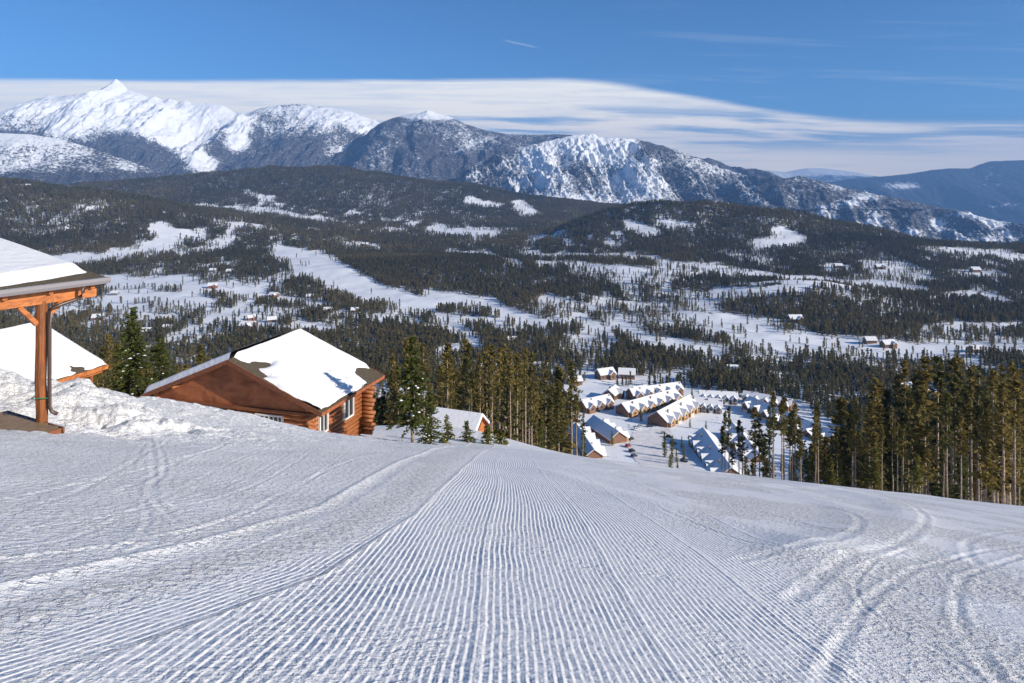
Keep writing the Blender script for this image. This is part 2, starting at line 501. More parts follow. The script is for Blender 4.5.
def near_detail(x, y):
    shp = x.shape
    x = x.ravel(); y = y.ravel()
    z = np.zeros_like(x); cm = np.ones_like(x); rg = np.zeros_like(x)
    r = np.hypot(x, y)
    # border between the centre pass and the pass that curves left
    by, bx = line_y([(20, 683), (150, 640), (325, 575), (415, 515), (470, 462)])
    xb = np.interp(y, by, bx)
    xb = np.where(y < by[0], bx[0] + (y - by[0]) * (bx[1] - bx[0]) / (by[1] - by[0]), xb)
    dxb = np.gradient(np.interp(np.linspace(0, 80, 800), by, bx), 0.1)
    dxb = np.convolve(np.pad(dxb, 15, mode='edge'), np.ones(31) / 31, 'valid')
    ang = np.interp(y, np.linspace(0, 80, 800), dxb)
    cul = (x - xb) / np.sqrt(1 + ang ** 2)
    xc = -0.0048 * (y - 4) ** 1.0 * np.clip(x + 1, 0, 4) + 0.10 * np.sin(y / 5.5) + 0.05 * np.sin(y / 1.9 + x) + 0.08 * (fbm(x / 1.5, y / 2.5, 3, 44) - 0.5)
    cuc = x - xc
    left = x < xb
    cu = np.where(left, cul, cuc)
    # boundary ridge
    z += 0.011 * np.exp(-((x - xb) / 0.045) ** 2) * ss(2.5, 7, y)
    # seams of the centre pass
    for sx_ in (1.05, 2.4, 3.9, -0.35):
        z += 0.006 * np.exp(-((cuc - sx_) / 0.035) ** 2) * (~left)
    # chunky strip left of the curving pass
    cy, cx = line_y([(0, 618), (200, 570), (320, 538), (400, 498), (440, 462)])
    xs_ = np.interp(y, cy, cx)
    wd = 0.26 + 0.02 * y
    strip = np.exp(-((x - xs_) / wd) ** 2)
    cm *= 1 - ss(0.15, 0.6, strip)
    rg = np.maximum(rg, strip * 0.9)
    z += 0.02 * strip
    # everything further left: skied-out, faint texture only
    ly, lx = line_y([(0, 590), (200, 545), (320, 508), (410, 457)])
    xl = np.interp(y, ly, lx)
    fl = ss(0.0, 0.5, xs_ - 0.1 - x)
    cm *= 1 - fl * 0.93
    z += 0.022 * np.exp(-((x - xl) / 0.06) ** 2) - 0.012 * np.exp(-((x - xl - 0.22) / 0.12) ** 2)
    rg = np.maximum(rg, 0.55 * fl * (0.4 + 1.2 * fbm(x / 1.3, y / 1.3, 3, 61)))
    z += fl * 0.10 * (fbm(x / 1.8, y / 3.2, 4, 63) - 0.5)
    # right: scraped and chunky zones
    def zone(pts, wpx, wide):
        w = pix([p[0] for p in pts], [p[1] for p in pts])
        return poly_dist(x, y, w), wide
    def poly_dist(x, y, w, bb=None):
        d = np.full(x.shape, 1e9)
        for a, b in zip(w[:-1], w[1:]):
            ab = b - a; L = (ab ** 2).sum() + 1e-9
            t_ = np.clip(((x - a[0]) * ab[0] + (y - a[1]) * ab[1]) / L, 0, 1)
            d = np.minimum(d, np.hypot(x - a[0] - t_ * ab[0], y - a[1] - t_ * ab[1]))
        return d
    def smooth_line(pts, n=12):
        pts = np.array(pts, float); s = np.linspace(0, len(pts) - 1, (len(pts) - 1) * n + 1)
        i0 = np.clip(np.floor(s).astype(int), 0, len(pts) - 2); t_ = (s - i0)[:, None]
        g = lambda i: pts[np.clip(i, 0, len(pts) - 1)]
        p0, p1, p2, p3 = g(i0 - 1), g(i0), g(i0 + 1), g(i0 + 2)
        return 0.5 * ((2*p1) + (-p0 + p2)*t_ + (2*p0 - 5*p1 + 4*p2 - p3)*t_**2 + (-p0 + 3*p1 - 3*p2 + p3)*t_**3)
    def wline(pts, n=6):
        q = smooth_line(pts, n); return pix(q[:, 0], q[:, 1])
    # chunk zone lower right
    d = poly_dist(x, y, wline([(1010, 700), (930, 640), (870, 590), (830, 565), (800, 560)]))
    zz = np.exp(-(d / 0.95) ** 2) * (0.35 + 0.9 * fbm(x / 0.5, y / 0.5, 3, 71))
    cm *= 1 - ss(0.12, 0.5, zz); rg = np.maximum(rg, zz * 0.8)
    cm *= 1 - 0.8 * ss(3.3, 5.2, x + 0.6 * (fbm(x, y, 3, 77) - 0.5) * 2 - 0.02 * y)
    # general wear of the ridges with distance and patches
    cm *= 0.55 + 0.45 * ss(0.35, 0.6, fbm(x / 1.1, y / 2.5, 3, 75))
    cm *= 1 - 0.25 * ss(16, 38, r)
    # broad drifted bands crossing to the right
    for pts, w_, hgt in (([(540, 470), (640, 500), (760, 530), (850, 560), (1024, 590)], 0.55, 0.05),
                         ([(600, 462), (760, 478), (880, 500), (905, 520), (870, 545), (800, 560)], 0.7, 0.07),
                         ([(700, 480), (820, 500), (850, 515), (835, 540), (790, 552)], 0.6, 0.05),
                         ([(1024, 505), (860, 490), (700, 480), (560, 466)], 0.8, 0.05)):
        d = poly_dist(x, y, wline(pts))
        e = np.exp(-(d / w_) ** 2)
        z += hgt * e; cm *= 1 - 0.75 * e; rg = np.maximum(rg, 0.22 * e)
    # carved ski tracks: groove with a thrown-up lip
    tracks = [([(1000, 690), (935, 648), (880, 620), (855, 590), (868, 570), (905, 552)], 0.05, 0.030),
              ([(1024, 531), (985, 536), (966, 546), (980, 566), (1024, 580)], 0.11, 0.040),
              ([(545, 470), (590, 520), (660, 575), (760, 630), (840, 683)], 0.04, 0.016),
              ([(575, 480), (650, 540), (760, 590), (860, 640)], 0.04, 0.016),
              ([(130, 470), (150, 440), (158, 500), (188, 528)], 0.06, 0.04),
              ([(155, 433), (165, 470), (150, 488), (160, 510), (185, 530)], 0.06, 0.045),
              ([(330, 440), (270, 478), (215, 500), (165, 508)], 0.05, 0.04),
              ([(310, 438), (262, 470), (190, 498), (90, 522), (0, 530)], 0.05, 0.035),
              ([(290, 440), (235, 462), (150, 505), (70, 540), (0, 548)], 0.05, 0.03),
              ([(345, 455), (280, 500), (200, 530), (100, 562), (0, 575)], 0.05, 0.03),
              ([(240, 432), (215, 450), (180, 462), (120, 492)], 0.07, 0.04),
              ([(145, 500), (146, 528), (120, 552), (60, 565)], 0.05, 0.03),
              ([(0, 640), (90, 600), (180, 575), (300, 530)], 0.04, 0.02),
              ([(560, 470), (640, 482), (760, 512), (880, 548), (1024, 600)], 0.10, 0.05),
              ([(700, 478), (800, 500), (860, 522), (830, 548), (740, 560)], 0.12, 0.05),
              ([(900, 500), (925, 520), (900, 545), (840, 566), (790, 600)], 0.12, 0.06),
              ([(1024, 545), (950, 560), (870, 600), (820, 683)], 0.08, 0.05),
              ([(1024, 610), (940, 600), (860, 575), (760, 548), (660, 510)], 0.08, 0.05),
              ([(1000, 683), (960, 620), (965, 580), (1024, 556)], 0.08, 0.05),
              ([(0, 510), (60, 500), (120, 470), (170, 440)], 0.06, 0.05),
              ([(0, 560), (120, 548), (230, 520), (330, 470), (385, 452)], 0.06, 0.05),
              ([(0, 500), (100, 480), (200, 455), (260, 430)], 0.06, 0.05),
              ([(600, 470), (700, 500), (800, 520), (960, 560), (1024, 570)], 0.06, 0.025),
              ([(620, 476), (720, 510), (830, 546)], 0.05, 0.02)]
    for pts, w_, dep in tracks:
        dep = dep * 0.13; w_ = w_ * 0.62
        q = wline(pts)
        lo = q.min(0) - 1.2; hi = q.max(0) + 1.2
        m_ = (x > lo[0]) & (x < hi[0]) & (y > lo[1]) & (y < hi[1])
        d = poly_dist(x[m_], y[m_], q)
        brk_ = 0.45 + ss(0.25, 0.65, fbm(x[m_] / 0.22, y[m_] / 0.3, 3, 81))
        z[m_] += brk_ * (-dep * np.exp(-(d / w_) ** 2) + 0.8 * dep * np.exp(-((d - 2.1 * w_) / (w_ * 0.9)) ** 2))
    # ploughed lumps of the bank
    bk = 0
    for bx_, by_, bh in BANK: bk = np.maximum(bk, gauss(x, y, bx_, by_, 2.6, 3.0))
    bk = np.maximum(bk, 0.95 * gauss(x, y, -11.4, 20, 2.6, 2.2))
    bk = bk * (0.12 + 0.88 * ss(25, 20.5, y))
    n_ = fbm(x / 0.9, y / 0.9, 4, 91)
    bl = np.abs(fbm(x / 0.45, y / 0.45, 3, 95) - 0.5) * 2
    z += bk * (0.90 * (n_ - 0.45) + 0.30 * (0.35 - bl)) 
    spill = 0
    for bx_, by_, bh in BANK: spill = np.maximum(spill, gauss(x, y, bx_ + 0.8, by_ - 0.8, 4.2, 4.5))
    sp_ = ss(0.56, 0.70, fbm(x / 0.38, y / 0.42, 3, 92) + 0.10 * (spill - 0.6))
    z += 0.06 * sp_ * spill + 0.22 * spill * (fbm(x / 1.7, y / 1.7, 3, 93) - 0.5)
    rg = np.maximum(rg, spill * 0.7)
    rg = np.maximum(rg, bk * 0.6)
    cm *= 1 - ss(0.02, 0.2, bk)
    rn_ = ss(0.40, 0.58, fbm(x / 1.6, y / 2.8, 4, 86))
    rg = np.maximum(rg, 0.75 * rn_ * ss(1.5, 4.0, x - 0.02 * y))
    cm *= 1 - 0.5 * rn_ * ss(2.5, 4.5, x - 0.02 * y)
    rg = np.maximum(rg, 0.05 + 0.18 * ss(0.5, 0.7, fbm(x / 0.8, y / 1.6, 3, 83)))
    # gentle unevenness everywhere
    z += 0.05 * (fbm(x / 2.2, y / 5, 3, 97) - 0.5) * ss(3, 12, r)
    z += 0.004 * (fbm(x / 0.25, y / 0.25, 3, 98) - 0.5)
    z *= 1 - ss(60, 74, r)
    return z.reshape(shp), cu.reshape(shp), cm.reshape(shp), rg.reshape(shp)


def polar(r0, r1, nr):
    rr = np.exp(np.linspace(math.log(r0), math.log(r1), nr))
    A, Rr = np.meshgrid(ANG, rr, indexing='ij')
    return Rr * np.sin(A), Rr * np.cos(A)


x, y = polar(R0, R1, 1000)
dz, cu_, cm_, rg_ = near_detail(x, y)
v = np.stack([x, y, G(x, y) + dz], -1).reshape(-1, 3)
me = np_mesh('ski_slope', v, grid_faces(*x.shape)[:, ::-1], M_slope, attrs={'cu': cu_, 'cm': cm_, 'rough': rg_})
tag(link('ski_slope', me), kind='structure')


# clearings of the valley, drawn over the picture and laid on the ground: polylines with a half width
CLEAR = [([(51, 262), (90, 258), (113, 255), (140, 250), (160, 243), (178, 236), (200, 236)], 5),
         ([(160, 228), (175, 238), (165, 246)], 7), ([(202, 242), (226, 243)], 2.5), ([(231, 226), (231, 243)], 1.6),
         ([(198, 206), (239, 209), (294, 214)], 2.3), ([(215, 220), (239, 225)], 2.2), ([(294, 216), (335, 221)], 2.2),
         ([(246, 192), (270, 199)], 2.0), ([(256, 228), (273, 230)], 2), ([(45, 184), (70, 187)], 2), ([(75, 206), (108, 208)], 1.6),
         ([(108, 282), (150, 283), (190, 284)], 7), ([(120, 296), (165, 299), (205, 304)], 7), ([(190, 290), (255, 292)], 5),
         ([(250, 296), (290, 300), (325, 306)], 3.5), ([(219, 286), (260, 291)], 3), ([(161, 341), (198, 329), (239, 312), (252, 300)], 4),
         ([(143, 317), (178, 320)], 4), ([(105, 305), (140, 312)], 5), ([(250, 325), (300, 330)], 3),
         ([(285, 254), (320, 262), (345, 276), (380, 293), (425, 308)], 9), ([(300, 268), (335, 282), (368, 298)], 7),
         ([(430, 300), (488, 304), (535, 324)], 7), ([(440, 318), (500, 324)], 5),
         ([(433, 230), (460, 232), (492, 234)], 5), ([(450, 252), (485, 255), (519, 264)], 3.2), ([(340, 245), (385, 247)], 2),
         ([(522, 255), (560, 256), (620, 256), (660, 260)], 2.5), ([(540, 263), (600, 267), (660, 272), (700, 275)], 3.2),
         ([(660, 264), (700, 268), (760, 276), (800, 280), (860, 285), (923, 290)], 4.5),
         ([(716, 294), (760, 290), (803, 288)], 5), ([(546, 298), (594, 310)], 4), ([(577, 315), (600, 328), (614, 347)], 3.5),
         ([(600, 302), (650, 306)], 3), ([(618, 325), (650, 345), (700, 350)], 5), ([(341, 313), (395, 320), (447, 330)], 3),
         ([(455, 330), (475, 340), (475, 349)], 6), ([(440, 354), (452, 351)], 5), ([(300, 325), (327, 331)], 5), ([(481, 365), (540, 366)], 3.5),
         ([(556, 374), (600, 378), (650, 384), (690, 376)], 5), ([(931, 298), (975, 293), (1014, 304)], 3), ([(945, 305), (990, 308)], 2.2),
         ([(923, 249), (975, 253), (1024, 259)], 3), ([(824, 267), (848, 268)], 2.4), ([(865, 268), (898, 270)], 2.4), ([(956, 271), (1001, 275)], 2.2),
         ([(680, 315), (741, 320), (786, 340), (840, 343), (890, 346), (960, 349), (1024, 352)], 4.5), ([(700, 330), (760, 345), (800, 350)], 4.5),
         ([(923, 330), (970, 327), (1024, 325)], 3.2), ([(778, 345), (840, 357)], 4.5), ([(840, 350), (890, 356)], 3), ([(900, 357), (981, 362)], 3.5),
         ([(629, 334), (670, 342), (708, 353)], 4.5), ([(712, 360), (786, 365)], 3.2), ([(600, 384), (560, 392), (600, 400)], 6),
         ([(740, 318), (800, 326)], 3), ([(660, 292), (700, 296)], 2.2), ([(968, 371), (1024, 378)], 5), ([(905, 386), (940, 392)], 3),
         ([(760, 372), (790, 378)], 4), ([(880, 392), (905, 396)], 3), ([(840, 400), (870, 404)], 3),
         ([(520, 205), (528, 212)], 5), ([(632, 226), (652, 232)], 5), ([(660, 222), (690, 226)], 3), ([(470, 200), (500, 206)], 3), ([(780, 232), (800, 240), (760, 244)], 5)]


def in_clear(px, py):
    """signed measure: > 0 inside a clearing"""
    best = np.full(px.shape, -99.0)
    for pts, w_ in CLEAR:
        pts = np.array(pts, float)
        m_ = (px > pts[:, 0].min() - w_ * 4) & (px < pts[:, 0].max() + w_ * 4) & (py > pts[:, 1].min() - w_ * 2) & (py < pts[:, 1].max() + w_ * 2)
        if not m_.any(): continue
        X_ = px[m_]; Y_ = py[m_]; d = np.full(X_.shape, 1e9)
        for a, b in zip(pts[:-1], pts[1:]):
            ab = b - a; L = (ab ** 2).sum()
            t_ = np.clip(((X_ - a[0]) * ab[0] + (Y_ - a[1]) * ab[1]) / L, 0, 1)
            d = np.minimum(d, np.hypot((X_ - a[0] - t_ * ab[0]) * 0.55, Y_ - a[1] - t_ * ab[1]))
        best[m_] = np.maximum(best[m_], w_ - d)
    return best


def inpoly(px, py, poly):
    c = np.zeros(px.shape, bool); j = len(poly) - 1
    for i in range(len(poly)):
        xi, yi = poly[i]; xj, yj = poly[j]
        c ^= ((yi > py) != (yj > py)) & (px < (xj - xi) * (py - yi) / (yj - yi + 1e-9) + xi); j = i
    return c


SOLID = [np.array(q, float) for q in ([(-80, 160), (120, 172), (235, 200), (232, 226), (150, 230), (105, 252), (-80, 262)],
    [(130, 160), (400, 155), (520, 185), (640, 200), (610, 236), (500, 226), (430, 224), (330, 206), (200, 200)],
    [(600, 200), (860, 215), (935, 250), (900, 262), (640, 254)], [(300, 232), (420, 236), (520, 262), (600, 285), (560, 300), (440, 292), (380, 282)],
    [(740, 300), (800, 287), (890, 310), (880, 336), (780, 330)], [(860, 290), (1090, 310), (1090, 322), (880, 322)])]


def solid(px, py):
    m_ = np.zeros(px.shape, bool)
    for q in SOLID: m_ |= inpoly(px, py, q)
    return m_


# ------------------------------------------------------------------ valley ground
x, y = polar(R1, 7000, 900)
gz = G(x, y)
PX = 512 + F * x / np.maximum(y, 1); PY = HOR - F * gz / np.maximum(y, 1)
JX = PX + 26 * F / np.maximum(y, 1) * (fbm(x / 40, y / 40, 3, 7) - .5); JY = PY + 5.0 * (fbm(x / 60 + 9, y / 60, 3, 8) - .5)
wv = in_clear(JX.ravel(), JY.ravel()).reshape(x.shape) + 3.0 * (fbm(x / 30, y / 60, 5, 14, 0.65) - 0.5) * 2
dens = np.where(y > 1000, 0.62, 0.45) + 0.25 * ss(1200, 2200, y)
dens = dens + 0.5 * (fbm(x / 90, y / 90, 4, 12) - 0.5)
sg_ = np.where(solid(JX, JY), 0.45, 1.0)
dens = np.where(sg_ < 1, np.maximum(dens, 0.72), dens)
dens = dens * (1 - 0.85 * sg_ * ss(0.59, 0.67, fbm(x / 75, y / 150, 4, 19)))
dens = dens * (1 - 0.8 * sg_ * ss(0.58, 0.63, fbm(x / 22, y / 55, 3, 29)))
dens = np.where(y < 700, np.where((PX > 560) & (PX < 850), 0.02, 0.25), dens)
dens = dens - 0.5 * np.exp(-(((PX - 180) / 120) ** 2 + ((PY - 300) / 28) ** 2))
far_f = ss(3300, 4300, np.hypot(x, y))
dens = dens * (1 - far_f) + far_f * (0.80 + 0.3 * (fbm(x / 300, y / 300, 4, 3) - 0.5))
dens = dens * (1 - ss(-1.5, 0.5, wv) * 0.97)
me = np_mesh('valley_ground', np.stack([x, y, gz], -1).reshape(-1, 3), grid_faces(*x.shape)[:, ::-1], M_valley, attrs={'dens': dens})
tag(link('valley_ground', me), kind='structure')


# ------------------------------------------------------------------ mountains
def mountain(name, D, crest, base_z, front, back, nx, nv, lam, samp, material, densf, seed, crag=0.10, power=1.25, skew=0.5):
    crest = np.array(crest, float)
    xs = np.linspace((crest[0, 0] - 512) / F * D, (crest[-1, 0] - 512) / F * D, nx)
    vs = np.linspace(-1, 1, nv)
    vs = np.sign(vs) * np.abs(vs) ** 1.15
    A, V = np.meshgrid(xs, vs, indexing='ij')
    Yw = D + np.where(V < 0, V * front, V * back)
    Xw = A
    cx_ = (crest[:, 0] - 512) / F * D; cz_ = -(crest[:, 1] - HOR) / F * D
    # spurs: ridged noise that follows the fall line
    u = Xw / lam + skew * V
    d1 = 1 - np.abs(2 * fbm(u, V * 1.1 + 5, 2, seed) - 1) * 1.9
    d2 = 1 - np.abs(2 * fbm(u * 2.7, V * 2.6 + 9, 3, seed + 4) - 1) * 1.7
    sh = (fbm(Xw / lam * 0.8, V * 2, 3, seed + 11) - 0.5) * lam * 0.55 * np.clip(np.abs(V) * 3, 0, 1)
    zc = np.interp(Xw + sh, cx_, cz_)
    s_ = np.clip(1 - np.abs(V), 0, 1) ** power
    H_ = zc - base_z
    z = base_z + H_ * s_
    env = np.clip(np.abs(V) * 4.5, 0, 1) * np.clip((1 - np.abs(V)) * 3.0, 0, 1)
    z = z + env * samp * (d1 - 0.55) + env * samp * 0.42 * (d2 - 0.5)
    d3 = 1 - np.abs(2 * fbm(u * 6.5 + 3, V * 7 + 2, 4, seed + 14, 0.6) - 1) * 1.7
    z = z + env * samp * 0.22 * (d3 - 0.5) + crag * samp * 1.4 * (fbm(Xw / lam * 9, Yw / lam * 9, 5, seed + 20, 0.62) - 0.5) * (0.35 + 0.65 * env)
    pxx = 512 + F * Xw / Yw; pyy = HOR - F * z / Yw
    gx = np.gradient(z, axis=0) / np.maximum(np.gradient(Xw, axis=0), 1e-3)
    gy = np.gradient(z, axis=1) / np.where(np.abs(np.gradient(Yw, axis=1)) < 1e-3, 1e-3, np.gradient(Yw, axis=1))
    de = densf(pxx, pyy, Xw, Yw, z, d1, gx) + 0.18 * ss(0.85, 1.35, np.hypot(gx, gy)) * ss(0.42, 0.6, fbm(Xw / 160, Yw / 160, 3, seed + 30))
    me = np_mesh(name, np.stack([Xw, Yw, z], -1).reshape(-1, 3), grid_faces(nx, nv), material, attrs={'dens': np.clip(de, -0.5, 1.3)})
    return tag(link(name, me), kind='structure')


def nz(x, y, s, seed): return (fbm(x / s, y / s, 4, seed) - 0.5) * 2


def blob(px, py, cx, cy, rx, ry): return np.exp(-(((px - cx) / rx) ** 2 + ((py - cy) / ry) ** 2))


def dA(px, py, x, y, z, d1, gx):
    d = 0.50 + 0.35 * nz(x, y, 420, 1)
    return d + 0.6 * ss(168, 180, py) - 0.2 * ss(150, 135, py)


mountain('foothill', 6000, [(-320, 125), (-150, 128), (-60, 131), (0, 133), (30, 134), (60, 139), (85, 146), (110, 154), (135, 163), (160, 172), (200, 182), (260, 190)],
         -190, 900, 900, 420, 150, 620, 70, M_mount, dA, 101)


def dB(px, py, x, y, z, d1, gx):
    d = ss(128, 152, py + 12 * nz(x, y, 700, 2)) * 1.0 - 0.05
    d += 0.45 * ss(60, 30, px) * ss(108, 118, py)
    side = ss(235, 262, px)
    d = d * (1 - side) + side * (0.40 + 0.30 * nz(x, y, 500, 3) + 0.5 * ss(125, 150, py))
    d -= 0.75 * blob(px, py, 335, 116, 22, 7) + 0.9 * blob(px, py, 372, 126, 12, 7) + 0.7 * blob(px, py, 345, 150, 22, 7)
    for i_, (a_, b_) in enumerate(((160, 128), (172, 138), (186, 150), (198, 160), (208, 166))):
        d -= 0.9 * blob(px, py, a_, b_, 13, 9)
    d -= 0.6 * blob(px, py, 235, 146, 16, 9)
    d += 0.5 * blob(px, py, 130, 143, 22, 12) + 0.55 * blob(px, py, 222, 138, 10, 14) + 0.35 * blob(px, py, 95, 130, 18, 7)
    return d


mountain('snowy_mountain', 9500, [(-330, 120), (-150, 108), (-60, 116), (0, 112), (20, 106), (35, 99), (47, 95), (60, 96), (80, 94), (98, 91), (108, 85), (116, 79), (122, 83), (128, 90), (140, 93), (150, 98),
                                  (156, 96), (164, 101), (170, 98), (178, 102), (186, 100), (198, 104), (212, 103), (224, 106), (236, 112), (246, 113), (262, 108), (280, 105), (300, 104), (322, 106), (338, 109),
                                  (352, 112), (366, 117), (380, 122), (395, 130), (420, 150), (470, 175)],
         -150, 2300, 2000, 950, 300, 900, 260, M_mount, dB, 143, crag=0.32, skew=-0.7)


def dC(px, py, x, y, z, d1, gx):
    d = 0.78 + 0.34 * nz(x, y, 450, 4)
    d -= 1.0 * ss(121, 113, py) * ss(395, 412, px) + 0.7 * blob(px, py, 425, 113, 30, 6)
    return d - 0.35 * blob(px, py, 470, 145, 30, 10)


mountain('forested_mountain', 8600, [(330, 160), (360, 140), (378, 124), (392, 118), (406, 115), (418, 113), (428, 110), (438, 113), (452, 117), (466, 124), (485, 130), (505, 134), (530, 135), (560, 134), (600, 137), (700, 160), (800, 190)],
         -180, 1900, 1600, 560, 200, 900, 190, M_mount, dC, 167, crag=0.2)


def dD(px, py, x, y, z, d1, gx):
    d = 0.43 + 0.38 * nz(x, y, 300, 6) - 0.22 * (d1 - 0.5)
    d -= 0.8 * blob(px, py, 590, 145, 34, 13) + 0.30 * blob(px, py, 550, 160, 40, 14)
    d += 0.20 * ss(700, 730, px) * (1 - 0.7 * blob(px, py, 735, 158, 22, 8))
    d += 0.30 * blob(px, py, 660, 148, 22, 8)
    d += 0.4 * ss(520, 490, px)
    return d


mountain('rocky_ridge', 6900, [(380, 215), (440, 190), (470, 172), (495, 154), (520, 147), (545, 142), (562, 138), (578, 135), (592, 134), (604, 138), (625, 138), (650, 142), (668, 147), (690, 155), (715, 166), (740, 174),
                               (762, 181), (785, 186), (830, 196), (850, 202)],
         -230, 1300, 1500, 900, 260, 360, 150, M_mount, dD, 189, crag=0.42, skew=0.9)


def dG(px, py, x, y, z, d1, gx):
    d = 0.70 + 0.34 * nz(x, y, 260, 16) + 0.15 * nz(x, y, 90, 18)
    for a_, b_, r_ in ((757, 206, 8), (770, 213, 8), (868, 196, 14), (800, 232, 6), (935, 224, 7), (978, 215, 18), (995, 222, 12), (850, 203, 12), (838, 186, 12), (875, 222, 10), (913, 232, 8), (990, 240, 8), (1010, 238, 7), (820, 210, 8)):
        d -= 0.55 * blob(px, py, a_, b_, r_, 5)
    return d


mountain('speckled_ridge', 6100, [(640, 240), (690, 222), (730, 200), (762, 184), (785, 178), (800, 176), (820, 181), (845, 188), (870, 193), (900, 199), (940, 207), (985, 218), (1024, 228), (1120, 250), (1300, 285)],
         -650, 1500, 1500, 700, 260, 380, 120, M_mount, dG, 289, crag=0.4, skew=-0.8)


def dE(px, py, x, y, z, d1, gx):
    d = 1.0 + 0.2 * nz(x, y, 900, 8)
    return d - 0.8 * blob(px, py, 905, 186, 22, 3.5) - 0.6 * blob(px, py, 1000, 206, 18, 3)


mountain('far_ridge', 14000, [(760, 195), (800, 186), (840, 180), (875, 177), (905, 174), (930, 170), (950, 168), (970, 168), (980, 164), (990, 161), (1024, 160), (1100, 158), (1300, 165)],
         -1250, 4200, 2600, 420, 160, 1500, 330, M_farm, dE, 201, crag=0.12)


def dF(px, py, x, y, z, d1, gx): return -0.25 + 0.75 * ss(172, 178, py) + 0.5 * nz(x, y, 1500, 9)


mountain('distant_snowy_hills', 21000, [(640, 180), (700, 174), (740, 170), (765, 170), (785, 172), (805, 168), (822, 168), (840, 170), (860, 173), (880, 177), (960, 182), (1100, 186)],
         -400, 2500, 2500, 420, 90, 2200, 190, M_farm, dF, 223, crag=0.1)

# plain that carries the land on to the horizon under the mountains
x, y = polar(6900, 24000, 60)
me = np_mesh('far_plain', np.stack([x, y, np.full(x.shape, -1300.0)], -1).reshape(-1, 3), grid_faces(*x.shape)[:, ::-1], M_farm, attrs={'dens': np.full(x.shape, 0.9)})
tag(link('far_plain', me), kind='structure')

# ------------------------------------------------------------------ haze
hb = MB(); hb.box(-23000, -300, -1302, 23000, 24500, 1420)
M_haze = bpy.data.materials.new('haze_air'); M_haze.use_nodes = True
ht = M_haze.node_tree; ht.nodes.clear()
pv = ht.nodes.new('ShaderNodeVolumePrincipled'); pv.inputs['Color'].default_value = (0.24, 0.50, 1.0, 1)
pv.inputs['Density'].default_value = 0.00006
pv.inputs['Anisotropy'].default_value = 0.0
mo = ht.nodes.new('ShaderNodeOutputMaterial'); ht.links.new(pv.outputs[0], mo.inputs['Volume'])
tag(hb.build('haze', M_haze), kind='stuff')

# ------------------------------------------------------------------ trees
def quads_from(c, a, b):
    """c centre, a and b half axes, each (n,3)"""
    v = np.stack([c - a - b, c + a - b, c + a + b, c - a + b], 1).reshape(-1, 3)
    f = np.arange(len(v)).reshape(-1, 4)
    return v, f


def crown_pts(rng, H, zb, Rm, nb, step, up=0.15, shape=0.8, droop=0.0, full=0.0):
    """points on branches: returns (centres, branch direction, distance fraction)"""
    C_, Dn, Fr = [], [], []
    zz = zb + (H - zb) * np.sort(rng.random(nb) ** 0.9)
    for z in zz:
        u = (z - zb) / (H - zb)
        L = Rm * ((1 - u) ** shape * (0.55 + 0.45 * min(1, u * 6 + full)) + 0.06) * rng.uniform(0.55, 1.12)
        a = rng.uniform(0, 2 * math.pi)
        d = np.array([math.cos(a), math.sin(a), up + 0.5 * u - droop])
        n = max(2, int(L / step))
        for i in range(n):
            f = (i + rng.uniform(0.2, 1.0)) / n
            p = np.array([0, 0, z]) + d * L * f + np.array([0, 0, -droop * L * f * f])
            C_.append(p); Dn.append(d); Fr.append(f)
    return np.array(C_), np.array(Dn), np.array(Fr)


def needle_mesh(rng, H, zb, Rm, nb, step, size, per=2, flat=0.35, jit=0.5, **kw):
    C_, Dn, Fr = crown_pts(rng, H, zb, Rm, nb, step, **kw)
    C_ = np.repeat(C_, per, 0); Dn = np.repeat(Dn, per, 0)
    n = len(C_)
    C_ = C_ + rng.normal(0, size * jit, (n, 3)) * [1, 1, 0.7]
    Dn = Dn / np.linalg.norm(Dn, axis=1)[:, None]
    a = Dn + rng.normal(0, 0.45, (n, 3)); a /= np.linalg.norm(a, axis=1)[:, None]
    r = rng.normal(0, 1, (n, 3)) * [1, 1, flat]; b = np.cross(a, r); b = np.cross(a, np.cross(a, r)); b /= np.linalg.norm(b, axis=1)[:, None] + 1e-6
    s = size * rng.uniform(0.5, 1.25, (n, 1))
    v, f = quads_from(C_, a * s, b * s * 0.38)
    return v, f, C_


def trunk_mb(H, r, top=0.96, n=7, lean=0.0, rng=None):
    m_ = MB(); pts = []
    for i in range(6):
        u = i / 5 * top
        j = (rng.normal(0, 0.05) if rng is not None and 0 < i < 5 else 0)
        pts.append((lean * u * H + j, j * 0.6, H * u - (0.6 if i == 0 else 0)))
    m_.tube(pts, r, n, r * 0.22)
    return m_


